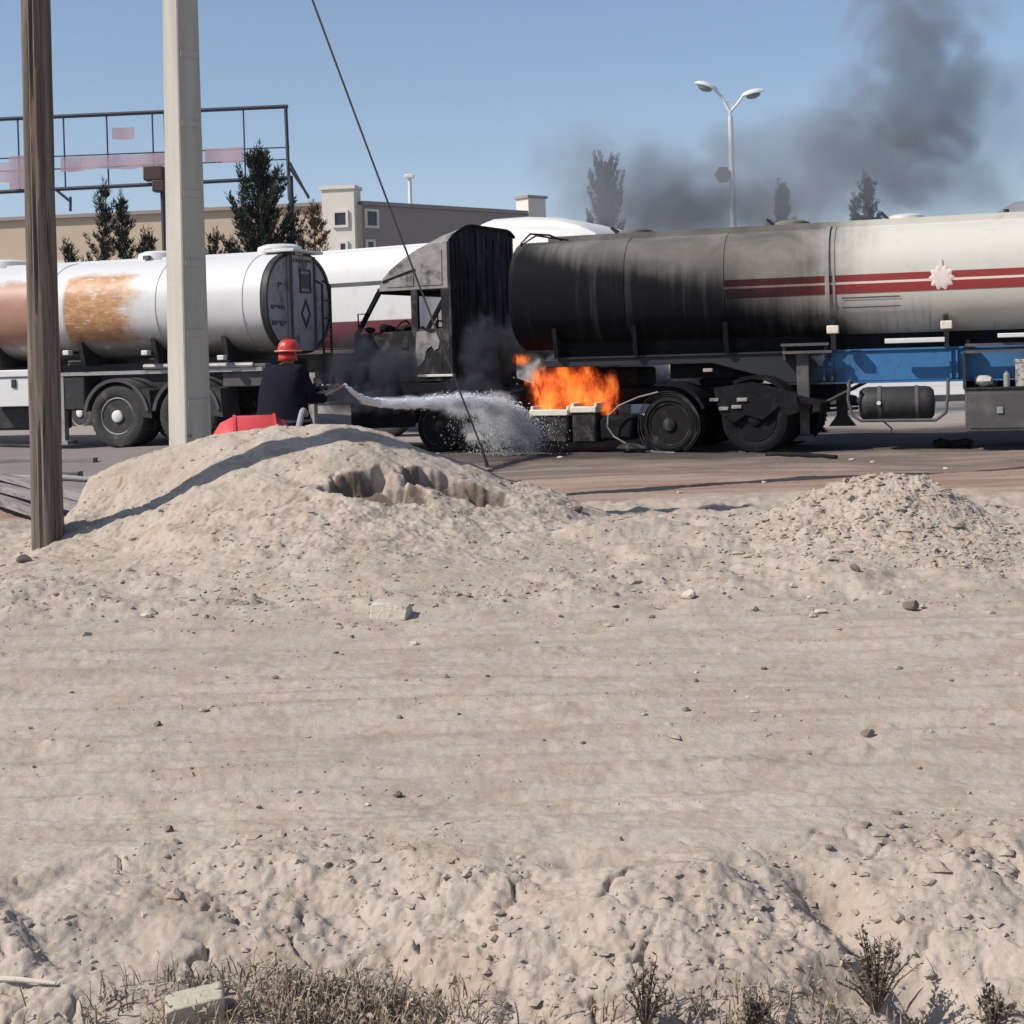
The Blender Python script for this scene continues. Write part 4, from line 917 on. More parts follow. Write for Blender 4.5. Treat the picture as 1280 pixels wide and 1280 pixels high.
def build_white_tractor():
    t = WT; W = 1.22
    prof_ = [(0.0, 1.0), (0.0, 3.55), (0.05, 3.85), (0.16, 4.05), (0.4, 4.12), (1.1, 4.12), (1.75, 4.06), (2.2, 3.93), (2.55, 3.74), (2.75, 3.5), (2.85, 3.1), (3.0, 2.1), (3.02, 1.0)]
    rings = []
    for (k, yv) in ((0.86, -W), (0.96, -W + 0.06), (1.0, -W + 0.25), (1.0, W - 0.25), (0.96, W - 0.06), (0.86, W)):
        rings.append([(p[0], yv, p[1] if p[1] < 3.5 else 3.5 + (p[1] - 3.5) * (k if k == 1 else k * k * k)) for p in prof_])
    MB().ring_loft(rings).build('cab', M['white'], t, ang=30)
    for s in (-1, 1):
        d = MB().prism([(1.75, 1.05), (2.9, 1.05), (2.88, 2.0), (1.75, 2.0)], 'y', s * (W + 0.012), s * (W - 0.02)).build('door', M['white'], t, bevel=0.01)
        MB().prism([(1.8, 2.05), (2.86, 2.05), (2.74, 2.75), (1.8, 2.75)], 'y', s * (W + 0.012), s * (W - 0.02)).build('side_window', M['glass'], t)
        MB().box(1.85, 2.0, s * (W + 0.02) - 0.015, s * (W + 0.02) + 0.015, 1.6, 1.64).build('handle', M['black'], d)
    MB().add([(3.03, -1.1, 2.02), (3.03, 1.1, 2.02), (2.90, 1.08, 2.95), (2.90, -1.08, 2.95), (3.0, -1.1, 2.02), (3.0, 1.1, 2.02), (2.87, 1.08, 2.95), (2.87, -1.08, 2.95)], [(0, 1, 2, 3), (7, 6, 5, 4), (0, 4, 5, 1), (2, 6, 7, 3), (1, 5, 6, 2), (0, 3, 7, 4)]).build('windscreen', M['glass'], t)
    MB().box(2.9, 3.15, -W, W, 0.4, 0.98).build('bumper', M['white'], t, bevel=0.04)
    for s in (-1, 1): MB().box(-3.2, 2.9, s * 0.43 - 0.04, s * 0.43 + 0.04, 0.72, 0.98).build('chassis_rail', M['black'], t)
    for x in (1.6, -2.0):
        MB().tube([(x, -0.9, 0.52), (x, 0.9, 0.52)], 0.07, 8).build('axle', M['black'], t)
        for s in (-1, 1): wheel(t, x, s * 1.2, 0.52, 0.3, s, tread=False)
build_white_tractor()

# ================================================================== poles and wire
def wood_pole():
    b = P(60, 697, 12.0); tp = P(44, 0, 12.0); d = tp - b; base = b - d * 0.06; top = b + d * 1.35
    n = 36; rings = []; rr = random.Random(2); ang = [2 * math.pi * i / n for i in range(n)]
    grain = [0.010 * mnoise.noise(Vector((math.cos(a) * 3, math.sin(a) * 3, 0.3))) for a in ang]
    crack = {int(n * 0.76): 0.028, int(n * 0.60): 0.018, int(n * 0.70): 0.014, int(n * 0.88): 0.014}
    for k in range(61):
        f = k / 60; c = base.lerp(top, f); r = 0.134 - 0.018 * f; ring = []
        for i, a in enumerate(ang):
            w_ = grain[i] + 0.006 * mnoise.noise(Vector((math.cos(a) * 2, math.sin(a) * 2, f * 9)))
            cr = crack.get(i, 0.0) * max(0.0, 0.55 + 0.9 * mnoise.noise(Vector((i * 3.1, 0, f * 6)))) * 1.1
            q = r + w_ - cr
            ring.append((c.x + q * math.cos(a), c.y + q * math.sin(a), c.z))
        rings.append(ring)
    t = NT('weathered_wood'); v = t.scale(None, (26, 26, 0.9)); g = t.noise(1.0, v, 6, 0.7, 0.5)
    c = t.mix(t.ss(g, 0.3, 0.7), (0.085, 0.066, 0.053), (0.23, 0.19, 0.155)); c = t.mix(t.ss(t.noise(1.0, t.scale(None, (40, 40, 1.4)), 4), 0.6, 0.72), c, (0.035, 0.028, 0.024))
    m = t.done(c, 0.9, 0, t.bump(g, 0.8, 0.02), 0.15)
    o = MB().ring_loft(rings).build('utility_pole', m, ang=60)
    tag(o, 'weathered grey-brown wooden utility pole with long splits, at the foot of the mound', 'pole')
wood_pole()

CP_B = P(238, 560, 14.55); CP_T = P(225, 0, 14.55)
def concrete_pole():
    d = CP_T - CP_B; base = CP_B - d * 0.26; top = CP_B + d * 2.05
    pole = empty('utility_pole', (CP_B.x, CP_B.y, base.z), 0, 'square pale concrete utility pole rising behind the mound, guy wire at its top', 'pole')
    t = NT('cast_concrete'); geo = t.n('ShaderNodeNewGeometry'); ps = geo.outputs['Position']; st = t.noise(1.0, t.scale(ps, (8, 8, 0.5)), 5, 0.6); f = t.noise(30, ps, 5, 0.7)
    c = t.mix(t.ss(st, 0.3, 0.75), (0.47, 0.44, 0.39), (0.36, 0.335, 0.30)); c = t.mix(t.math('MULTIPLY', t.ss(f, 0.56, 0.72), 0.4), c, (0.25, 0.235, 0.21))
    m = t.done(c, 0.9, 0, t.bump(f, 0.35, 0.01), 0.2)
    # square section turned 45 degrees: one flat face to the left, one ribbed face to the right
    rot = R(47); cs, sn = math.cos(rot), math.sin(rot); off = Vector((pole.location.x, pole.location.y, pole.location.z))
    def cor(h, c_): return [(c_.x + cs * a - sn * b - off.x, c_.y + sn * a + cs * b - off.y, c_.z - off.z) for a, b in ((-h, -h), (h, -h), (h, h), (-h, h))]
    rings = []; N_ = 80; rr = random.Random(4)
    for k in range(N_ + 1):
        f_ = k / N_; cc = base.lerp(top, f_); h = 0.163 - 0.062 * f_
        q = []
        base_c = [Vector(p) for p in cor(h, cc)]
        ctr = sum(base_c, Vector()) / 4
        for j in range(4):
            a, b = base_c[j], base_c[(j + 1) % 4]
            for e in (0.04, 0.16, 0.84, 0.96):
                p = a.lerp(b, e)
                if j in (0, 2) and e in (0.16, 0.84): p = p.lerp(ctr, 0.0)
                jit = 0.002 * mnoise.noise(p * 6)
                q.append(p + (p - ctr).normalized() * jit)
        rings.append(q)
    MB().ring_loft(rings).build('shaft', m, pole, ang=25)
    # shallow cast ribs across the right-hand face, flanges along its edges
    L = (top - base).length; up = (top - base).normalized(); k = 0.35
    nrm = Vector((sn, -cs, 0)); tan = Vector((cs, sn, 0))
    def rib(s0, s1, a0, a1, name):
        vs = []
        for s_ in (s0, s1):
            f_ = s_ / L; c_ = base.lerp(top, f_); h = 0.163 - 0.062 * f_
            for a in (a0, a1):
                for dd in (-0.004, 0.012): vs.append(c_ + nrm * (h + dd) + tan * (a * h) - off)
        MB().add(vs, [(0, 1, 3, 2), (4, 6, 7, 5), (0, 4, 5, 1), (2, 3, 7, 6), (1, 5, 7, 3), (0, 2, 6, 4)]).build(name, m, pole)
    s_ = 0.9
    while s_ < L - 0.3: rib(s_, s_ + 0.07, -0.80, 0.80, 'rib'); s_ += 0.70
    MB().lathe([(0, 0), (0.02, 0), (0.02, 0.05), (0, 0.05)], tuple(P(236, 545, 14.25) - off), 'y', 8).build('bolt', M['darkgrey'], pole)
    return base, top
cp_base, cp_top = concrete_pole()
def guy_wire():
    a = G(611, 583, 0.0)
    # the wire's picture line, carried up to the pole top
    f = 0.92; q = cp_base.lerp(cp_top, f)
    g = empty('guy_wire', a, 0, 'thin steel guy wire slanting across the sky down past the burnt cab', 'cable')
    pts = []
    for i in range(25):
        s = i / 24; p = a.lerp(q, s); p.z -= 0.10 * 4 * s * (1 - s); pts.append(p - a)
    MB().tube(pts, 0.014, 6).build('strand', M['wire'], g)
    MB().tube([(0, 0, -0.15), (pts[1] - pts[0]) * 0.7], 0.022, 8).build('anchor_rod', M['wire'], g)
    return q
print('guy top', guy_wire(), 'expected image slope check')

# ================================================================== background
def building():
    H0 = 9.0; c = P(441, 250, 70.0); c.z = 0
    lw = Vector((-0.986, 0.165, 0)); rw = Vector((0.735, 0.678, 0))       # directions of the two faces away from the corner
    A = c + lw * 48; B = c + rw * 12.4; C = B + Vector((-6, 26, 0)); D = A + Vector((4, 26, 0))
    b = empty('building', c, 0, 'flat-roofed beige two-storey building with pale corner pier, shaded side wall', 'building')
    wall = mat('beige_render', (0.50, 0.40, 0.30), 0.9, 0.08, 0.8); pale = mat('pale_render', (0.66, 0.62, 0.55), 0.9, 0.06, 0.8); gr = mat('mauve_shade_render', (0.30, 0.255, 0.235), 0.9, 0.08, 0.6)
    def loc(p): return p - c
    mb = MB(); mb.prism([tuple(loc(p).xy) for p in (Vector((c.x, c.y, 0)), A, D, C, B)], 'z', 0, H0); mb.build('wall', wall, b, smooth=False)
    # frames in face coordinates
    def face(o, d, n, s0, s1, z0, z1, t0, t1, m, name, par=None):
        vs = []
        for (s, z) in ((s0, z0), (s1, z0), (s1, z1), (s0, z1)):
            for t in (t0, t1): vs.append(loc(o + d * s + n * t) + Vector((0, 0, z)))
        return MB().add(vs, [(0, 2, 4, 6), (7, 5, 3, 1), (0, 1, 3, 2), (2, 3, 5, 4), (4, 5, 7, 6), (6, 7, 1, 0)]).build(name, m, par or b, smooth=False)
    nl = Vector((-0.165, -0.986, 0)); nr = Vector((0.678, -0.735, 0))
    # left (sunlit) face
    face(c, lw, nl, 0.9, 48, 0, 6.55, 0.0, 0.06, pale, 'lower_wall')
    face(c, lw, nl, 0.9, 48, 6.6, 6.85, 0.0, 0.16, pale, 'string_course')
    face(c, lw, nl, 0.9, 48, H0 + 0.003, H0 + 0.18, -0.5, 0.2, gr, 'coping')
    # corner pier
    face(c, lw, nl, -0.12, 1.5, 0, H0 + 0.75, -1.0, 0.22, pale, 'corner_pier')
    face(c, lw, nl, -0.2, 1.62, H0 + 0.753, H0 + 0.93, -1.1, 0.3, pale, 'pier_cap')
    def win(o, d, n, s0, s1, z0, z1, t):
        w_ = face(o, d, n, s0, s1, z0, z1, t, t + 0.02, M['glass'], 'window')
        for (a0, a1, q0, q1) in ((s0 - 0.12, s0, z0 - 0.12, z1 + 0.12), (s1, s1 + 0.12, z0 - 0.12, z1 + 0.12), (s0, s1, z0 - 0.12, z0), (s0, s1, z1, z1 + 0.12)):
            face(o, d, n, a0, a1, q0, q1, t, t + 0.09, pale, 'window_frame', w_)
        return w_
    win(c, lw, nl, 0.3, 0.85, 8.0, 8.6, 0.222); win(c, lw, nl, 0.35, 0.6, 6.0, 7.1, 0.222)
    for k in range(12): win(c, lw, nl, 4 + 3.6 * k, 5.6 + 3.6 * k, 3.6, 5.3, 0.062)
    # right (shaded) face
    face(c, rw, nr, 0.55, 12.4, 0, H0 - 0.02, 0.0, 0.05, gr, 'side_wall')  # the shade on this wall is also put into its mauve colour
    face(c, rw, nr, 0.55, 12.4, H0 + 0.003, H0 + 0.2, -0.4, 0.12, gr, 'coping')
    face(c, rw, nr, 2.6, 10.5, 5.6, 7.0, 0.052, 0.09, pale, 'sign_panel')
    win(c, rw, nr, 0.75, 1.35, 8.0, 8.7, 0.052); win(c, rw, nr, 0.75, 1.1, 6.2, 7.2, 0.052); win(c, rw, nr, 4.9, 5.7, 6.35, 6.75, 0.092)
    face(c, rw, nr, 11.6, 12.9, 0, H0 + 0.9, -0.8, 0.16, pale, 'end_pier'); face(c, rw, nr, 11.5, 13.0, H0 + 0.903, H0 + 1.05, -0.9, 0.24, gr, 'pier_cap')
building()

def billboard():
    Y = 60.0; c = P(362, 230, Y); c.z = 0; base = Vector((c.x, c.y, 0))
    b = empty('billboard', base, 0, 'bare dark steel billboard frame with torn strips of pink sheeting', 'billboard')
    dk = mat('billboard_steel', (0.045, 0.05, 0.065), 0.7, 0.2, 1); pk = NT('pink_sheet'); pk.put(pk.b.inputs['Alpha'], 1.0)
    n_ = pk.noise(0.8, None, 5, 0.6); pk.put(pk.b.inputs['Alpha'], pk.ss(n_, 0.25, 0.7, 0.3, 0.75)); pk = pk.done(pk.mix(n_, (0.52, 0.33, 0.37), (0.60, 0.45, 0.49)), 0.8)
    def Q(px, py): return P(px, py, Y) - base
    def bar(p, q, r, name='bar'): return MB().tube([Q(*p), Q(*q)], r, 6).build(name, dk, b)
    bar((-160, 156), (360, 133), 0.09, 'top_rail'); bar((-160, 248), (362, 222), 0.09, 'bottom_rail')
    bar((-160, 204.5), (362, 184), 0.03, 'middle_rail'); bar((-160, 221), (362, 199), 0.03, 'middle_rail')
    for x0 in (-90, -34, 22, 79, 133, 190, 205, 304): bar((x0, 148 - 0.0444 * x0), (x0 + 3, 240 - 0.045 * x0), 0.035, 'upright')
    for x0 in (357,): bar((x0, 132), (x0 + 5, 250), 0.08, 'upright')
    for x0 in (40, 200, 360, -120):   # main posts to the ground
        p = Q(x0 + 3, 236 - 0.045 * x0); MB().tube([p, (p.x, p.y + 0.2, 0)], 0.11, 8).build('post', dk, b)
    for (x0, y0, x1, y1) in ((66, 234, 88, 252), (88, 246, 88, 264), (362, 203, 386, 248), (362, 210, 386, 246)): bar((x0, y0), (x1, y1), 0.06, 'brace')
    rr = random.Random(6)
    def sheet(px0, px1, t0, b0, name='torn_sheet'):
        vs = []; fs = []; n = 26
        for i in range(n + 1):
            f = i / n; px = px0 + (px1 - px0) * f; sl = -0.045 * (px - px0)
            tj = rr.uniform(-0.3, 0.3); bj = rr.uniform(-0.8, 0.8) + 1.2 * math.sin(px * 0.09); dy = 0.03 * math.sin(px * 0.11)
            for (py, e) in ((t0 + sl + tj, 0), ((t0 + b0) / 2 + sl, 0.0), (b0 + sl + bj, 0)):
                p = P(px, py, Y - 0.15); vs.append(p - base + Vector((0, -dy - e, 0)))
        for i in range(n):
            for j in range(2): a = i * 3 + j; fs.append((a, a + 3, a + 4, a + 1))
        o = MB().add(vs, fs).build(name, pk, b, smooth=False, fix=False); s = o.modifiers.new('thick', 'SOLIDIFY'); s.thickness = 0.006
    sheet(76, 206, 197, 214); sheet(256, 304, 186, 204); sheet(-100, 12, 208, 232); sheet(12, 34, 195, 236); sheet(140, 168, 160, 174)
    for px0, px1, py0, py1 in ((181, 206, 209, 226), (192, 208, 226, 240)):
        p = Q(px0, py0); q = Q(px1, py1); MB().box(p.x, q.x, -0.35, 0.25, q.z, p.z).build('dark_box', M['brown'], b, bevel=0.05)
billboard()

M['lamppaint'] = mat('lamp_paint', (0.62, 0.64, 0.66), 0.5, 0.06, 2); M['lens'] = mat('lamp_lens', (0.16, 0.20, 0.22), 0.25, 0.1, 3)
def street_lamp():
    Y = 45.0; c = P(917, 300, Y); base = Vector((c.x, Y, 0))
    t = empty('street_lamp', base, 0, 'tall pale street lamp with two arms spread in a V above the sooty tank', 'street lamp')
    def Q(px, py): return P(px, py, Y) - base
    j = Q(913, 146); k2 = Q(912.5, 140)
    MB().tube([(j.x * 0.2, 0, 0), (j.x * 0.2, 0, 0.3), j], [0.16, 0.13, 0.075], 12).build('post', M['lamppaint'], t)
    MB().tube([k2 - Vector((0, 0, 0.3)), k2, Q(903, 122), Q(893, 112)], 0.045, 8).build('arm', M['lamppaint'], t)
    MB().tube([k2 - Vector((0, 0, 0.2)), k2, Q(920, 132), Q(930, 119)], 0.045, 8).build('arm', M['lamppaint'], t)
    MB().tube([Q(905, 127), Q(911, 126), Q(916, 131), Q(915, 140)], 0.025, 6).build('stay', M['lamppaint'], t)
    for (px, py, tilt) in ((882, 108, 0.30), (941, 117, -0.22)):
        p = Q(px, py); h = MB(); sec = []
        for (xx, r) in ((-0.36, 0.05), (-0.28, 0.13), (-0.1, 0.19), (0.12, 0.18), (0.28, 0.12), (0.38, 0.06)):
            sec.append([(xx, r * math.cos(q), r * 0.75 * (math.sin(q) if math.sin(q) > 0 else 0.25 * math.sin(q))) for q in [2 * math.pi * i / 16 for i in range(16)]])
        h.ring_loft(sec); mt = Matrix.Rotation(tilt, 3, 'Y'); h.rot(mt); h.v = [(v[0] + p.x, v[1] + p.y, v[2] + p.z) for v in h.v]
        hd = h.build('lamp_head', M['lamppaint'], t)
        l = MB().blob((0, 0, -0.05), 0.24, 0.15, 0.12, 2).rot(mt); l.v = [(v[0] + p.x, v[1] + p.y, v[2] + p.z) for v in l.v]; l.build('lens', M['lens'], hd)
    p = Q(903, 219); q = Q(913, 215)
    fl = MB().lathe([(0, 0.16), (0.2, 0.14), (0.28, 0.02), (0.26, -0.06), (0, -0.1)], (0, 0, 0), 'y', 6).rot(Matrix.Rotation(0.3, 3, 'Z'))
    fl.v = [(v[0] + p.x, v[1] + p.y - 0.1, v[2] + p.z) for v in fl.v]; f = fl.build('floodlight', M['brown'], t)
    MB().tube([p, q], 0.03, 6).build('bracket', M['brown'], f)
street_lamp()
def small_lamp():
    Y = 92.0; c = P(513, 250, Y); base = Vector((c.x, Y, 0))
    t = empty('street_lamp', base, 0, 'distant small lamp post showing above the roof of the beige building', 'street lamp')
    top = P(512, 222, Y) - base
    MB().tube([(0, 0, 0), top], [0.2, 0.12], 8).build('post', M['lamppaint'], t)
    MB().box(top.x - 0.3, top.x + 0.3, -0.2, 0.2, top.z - 0.05, top.z + 0.2).build('lamp_head', M['lamppaint'], t, bevel=0.05)
small_lamp()

# ------------------------------------------------------------------ trees
def foliage_mat(name, a, b):
    t = NT(name); geo = t.n('ShaderNodeNewGeometry'); r = geo.outputs['Random Per Island']
    c = t.mix(r, a, b); return t.done(c, 0.85, 0, None, 0.15)
M['pine'] = foliage_mat('pine_needles', (0.016, 0.022, 0.017), (0.052, 0.062, 0.040)); M['drypine'] = foliage_mat('dry_needles', (0.055, 0.038, 0.025), (0.14, 0.10, 0.065)); M['bark'] = mat('bark', (0.08, 0.06, 0.045), 0.9, 0.3, 4)
M['cypress'] = foliage_mat('grey_cypress', (0.030, 0.034, 0.032), (0.075, 0.078, 0.066))
def conifer(px, ptop, Y, width, label, m='pine', seed=0, tip=1.0, base_gap=0.12, dens=1.0, steep=1.0):
    p = P(px, ptop, Y); z = p.z; base = Vector((p.x, Y, 0)); rr = random.Random(seed)
    t = empty('conifer_tree', base, 0, label, 'tree')
    pts = [(0, 0, -0.1)]; rs = [0.012 * z + 0.03]
    for k in range(1, 8): pts.append((rr.uniform(-.06, .06) * width, rr.uniform(-.06, .06) * width, z * k / 7.1)); rs.append((0.012 * z + 0.03) * (1 - k / 7.4))
    MB().tube(pts, rs, 8).build('trunk', M['bark'], t)
    br = MB(); cr_v = []; cr_f = []
    def tuft(c, d, ln, w_, n_=6):
        d = d.normalized()
        for _ in range(n_):
            a = Vector((rr.uniform(-1, 1), rr.uniform(-1, 1), rr.uniform(-0.7, 1))).normalized()
            q = (d * 1.0 + a * 0.8).normalized(); s = q.cross(Vector((rr.uniform(-1, 1), rr.uniform(-1, 1), rr.uniform(-1, 1)))).normalized() * w_
            l_ = ln * rr.uniform(0.6, 1.2); n = len(cr_v); o = c + a * ln * 0.3
            cr_v.extend([tuple(o - s), tuple(o + s), tuple(o + q * l_)]); cr_f.append((n, n + 1, n + 2))
    nb = int(52 * dens * (z / 7)); i = 0
    while i < nb:
        f = base_gap + (1 - base_gap) * (i / nb) ** 0.85; i += 1
        if rr.random() < 0.12: continue
        zz = z * f * 0.95; prof_ = (1 - f) ** tip * rr.uniform(0.55, 1.25); ln = width * 0.5 * prof_ + 0.07
        a = i * 2.4 + rr.uniform(-.6, .6); up = rr.uniform(0.9, 1.7) * steep
        e = Vector((math.cos(a) * ln, math.sin(a) * ln, ln * up)); o = Vector((0, 0, zz)); L = e.length
        br.tube([o, o + Vector((e.x * 0.65, e.y * 0.65, e.z * 0.42)), o + e], [0.022 * (1 - f) + 0.010, 0.011, 0.004], 5)
        steps = max(4, int(L / 0.075))
        for k in range(steps):
            s = (k + 0.5) / steps
            c = o + Vector((e.x * (1 - (1 - s) ** 1.4), e.y * (1 - (1 - s) ** 1.4), e.z * s ** 1.15))
            tuft(c, Vector((e.x * 0.4, e.y * 0.4, L)), 0.15 + 0.10 * (1 - s), 0.021)
            if rr.random() < 0.5 and s < 0.85:
                sd = Vector((-e.y, e.x, 0)).normalized() * L * rr.uniform(-0.3, 0.3) * (1 - s)
                for q in (0.4, 0.75, 1.0): tuft(c + sd * q + Vector((0, 0, abs(sd.length) * 0.6 * q)), Vector((sd.x, sd.y, L)), 0.14, 0.016, 5)
    for k in range(26): tuft(Vector((pts[-1][0], pts[-1][1], z * (0.84 + 0.0062 * k))), Vector((0, 0, 1)), 0.16, 0.015, 4)
    br.build('branch', M['bark'], t)
    mb = MB(); mb.v = cr_v; mb.f = cr_f; mb.build('crown', M[m], t, smooth=False, fix=False)
    return t
conifer(129, 224, 46, 1.81, 'dark young pine left of a twin pine, under the billboard frame', seed=1, tip=0.6)
conifer(151, 238, 47, 1.52, 'dark young pine right of its twin, under the billboard frame', seed=2, tip=0.6)
conifer(177, 287, 44, 1.16, 'small low dark pine tip beside the concrete pole', seed=3, tip=0.6)
conifer(188, 286, 46, 1.09, 'small slim pine tip half behind the concrete pole', seed=13, tip=0.6)
conifer(86, 300, 43, 1.59, 'short bushy pine beside the wooden pole', seed=4, tip=0.5)
conifer(324, 178, 42, 3.33, 'tall full dark pine standing by the right end of the billboard', seed=5, tip=0.6, dens=2.0)
conifer(268, 286, 41, 1.30, 'low dark pine sapling right of the concrete pole', seed=6, tip=0.6)
conifer(288, 296, 43, 1.30, 'low pine sapling at the foot of the tall full pine', seed=7, tip=0.6)
conifer(392, 250, 48, 1.09, 'half-dry brownish slim pine before the building corner pier', 'drypine', 8, 0.35)
conifer(376, 290, 46, 1.01, 'tiny dark pine beside the half-dry pine', seed=9, tip=0.5)
conifer(756, 200, 62, 1.81, 'slim grey-green cypress standing in the smoke', 'cypress', 10, 0.3, 0.1, 1.7, 1.6)
conifer(977, 221, 66, 2.75, 'broad cone-shaped conifer dimmed by smoke, right of the street lamp', 'cypress', 11, 0.7, 0.1, 2.4)
conifer(1083, 212, 58, 1.96, 'dark slim conifer above the cream part of the tank', 'pine', 12, 0.55, 0.1, 1.4)
conifer(1068, 240, 58.5, 1.16, 'short conifer leaning on the dark slim conifer above the tank', 'pine', 14, 0.5, 0.1, 1.2)

# ================================================================== firefighter
def firefighter():
    th = R(56); f = Vector((math.cos(th), math.sin(th), 0)); l = Vector((-math.sin(th), math.cos(th), 0))
    hd = P(361, 446, 17.0); base = Vector((hd.x, hd.y, 0)) - f * 0.10
    gz = float(ground_h(base.x, base.y)); base.z = gz
    fig = empty('person', base, 0, 'firefighter in dark coat and red helmet aiming a water jet, behind the mound', 'person')
    def J(a, b, z): return f * a + l * b + Vector((0, 0, z))
    V = []; E = []; Rr = []
    def add(p, r, par=None):
        V.append(p); Rr.append(r); i = len(V) - 1
        if par is not None: E.append((par, i))
        return i
    pel = add(J(-0.06, 0, 0.93), 0.175); sp = add(J(-0.04, 0, 1.13), 0.165, pel); ch = add(J(0.02, 0, 1.33), 0.185, sp); nk = add(J(0.07, 0, 1.50), 0.07, ch)
    h0 = add(J(0.09, 0, 1.575), 0.08, nk); h1 = add(J(0.10, 0, 1.66), 0.098, h0); h2 = add(J(0.10, 0, 1.735), 0.075, h1)
    noz0 = J(0.22, -0.26, 1.10); noz1 = J(0.60, -0.42, 1.25); nd = (noz1 - noz0).normalized()
    hands = []
    for s in (1, -1):
        sh = add(J(0.03, s * 0.225, 1.42), 0.115, ch)
        el = add(J(0.20 if s > 0 else 0.10, s * 0.33, 1.14 if s > 0 else 1.10), 0.090, sh)
        grip = noz0 + nd * (0.30 if s > 0 else 0.10)
        wr = add(grip + l * (s * 0.075) - f * 0.05 - Vector((0, 0, 0.03)), 0.042, el)
        pm = add(grip + l * (s * 0.05), 0.034, wr); hands.append(grip)
        for k in range(4):
            o = nd * (0.024 * (k - 1.5)); L_ = (0.9, 1.05, 1.0, 0.8)[k]
            q1 = add(grip + o + l * (s * 0.035) + Vector((0, 0, 0.045)), 0.010, pm); q2 = add(grip + o - l * (s * 0.012 * L_) + Vector((0, 0, 0.052)), 0.009, q1); add(grip + o - l * (s * 0.045 * L_) + Vector((0, 0, 0.015)), 0.008, q2)
        t1 = add(grip - nd * 0.05 + l * (s * 0.03) - Vector((0, 0, 0.03)), 0.011, pm); add(grip - nd * 0.03 - l * (s * 0.02) - Vector((0, 0, 0.045)), 0.009, t1)
        hp = add(J(-0.06, s * 0.115, 0.86), 0.125, pel)
        kn = add(J(0.20 if s > 0 else -0.14, s * 0.15, 0.50), 0.088, hp); an = add(J(0.24 if s > 0 else -0.34, s * 0.16, 0.11), 0.065, kn)
        add(J(0.42 if s > 0 else -0.16, s * 0.18, 0.055), 0.05, an)
    me = bpy.data.meshes.new('body'); me.from_pydata([tuple(v) for v in V], E, []); o = bpy.data.objects.new('body', me); COL.objects.link(o); o.parent = fig
    sk = o.modifiers.new('skin', 'SKIN'); sk.use_smooth_shade = True
    for i, r in enumerate(Rr): me.skin_vertices[0].data[i].radius = (r, r)
    me.skin_vertices[0].data[0].use_root = True
    sb = o.modifiers.new('sub', 'SUBSURF'); sb.levels = 2; sb.render_levels = 2
    dg = bpy.context.evaluated_depsgraph_get(); dg.update(); m2 = bpy.data.meshes.new_from_object(o.evaluated_get(dg)); o.modifiers.clear(); o.data = m2
    coat = mat('navy_coat', (0.011, 0.0105, 0.017), 0.9, 0.35, 5, bump=0.4, bsc=14, spec=0.08); skin = mat('skin', (0.36, 0.21, 0.15), 0.6, 0.08, 10)
    m2.materials.clear(); m2.materials.append(coat); m2.materials.append(skin)
    for p in m2.polygons:
        c = p.center; p.use_smooth = True
        if c.z > 1.52 or min((c - h).length for h in hands) < 0.085: p.material_index = 1
    hc = J(0.10, 0, 1.66)
    # face: nose, eyes, mouth, ears
    fc = MB(); fc.blob(hc + f * 0.105 - Vector((0, 0, 0.02)), 0.016, 0.014, 0.024, 1); fc.build('nose', skin, fig)
    for s in (1, -1):
        MB().blob(hc + f * 0.086 + l * (s * 0.033) + Vector((0, 0, 0.005)), 0.012, 0.012, 0.009, 1).build('eye', M['black'], fig)
        MB().blob(hc + l * (s * 0.098) - Vector((0, 0, 0.02)), 0.016, 0.012, 0.03, 1).build('ear', skin, fig)
    MB().blob(hc + f * 0.084 - Vector((0, 0, 0.065)), 0.012, 0.022, 0.006, 1).build('mouth', M['red'], fig)
    # helmet with brim, comb and neck cloth
    redm = mat('helmet_red', (0.50, 0.045, 0.03), 0.35, 0.1, 6, dirt=(0.3, 0.04, 0.03), damt=0.3)
    hm = MB(); z0 = hc + Vector((0, 0, 0.015))
    hm.lathe([(0.155, -0.012), (0.16, 0.0), (0.128, 0.012), (0.125, 0.05), (0.108, 0.095), (0.07, 0.128), (0.0, 0.14)], tuple(z0), 'z', 24)
    hel = hm.build('helmet', redm, fig)
    MB().tube([z0 + f * (0.13 * math.cos(q)) + Vector((0, 0, 0.145 * math.sin(q))) for q in [R(15) + R(150) * i / 10 for i in range(11)]], 0.012, 6).build('comb', redm, hel)
    MB().tube([z0 + (f * math.cos(q) + l * math.sin(q)) * 0.158 for q in [2 * math.pi * i / 24 for i in range(25)]], 0.010, 6).build('brim_edge', mat('brim_edge', (0.62, 0.22, 0.16), 0.4, 0.1), hel)
    nc = MB(); nc.lathe([(0.10, 0.0), (0.115, -0.05), (0.12, -0.10)], tuple(hc - f * 0.01), 'z', 20, a0=th + R(70), a1=th + R(290)); n_ = nc.build('neck_cloth', redm, hel); sf = n_.modifiers.new('thick', 'SOLIDIFY'); sf.thickness = 0.012
    # coat: collar, skirt, cuffs
    ck = MB(); rings = []
    for (z, a, b, off) in ((1.52, 0.11, 0.13, 0.06), (1.48, 0.16, 0.24, 0.04), (1.40, 0.20, 0.315, 0.03), (1.25, 0.23, 0.325, 0.01), (1.10, 0.235, 0.315, -0.02), (0.95, 0.26, 0.335, -0.03), (0.80, 0.30, 0.37, -0.03), (0.66, 0.32, 0.39, -0.03)):
        rings.append([tuple(J(off + a * math.cos(q) * (1 + 0.08 * math.sin(5 * q + z * 9)), b * math.sin(q) * (1 + 0.06 * math.sin(7 * q - z * 11)), z)) for q in [2 * math.pi * i / 28 for i in range(28)]])
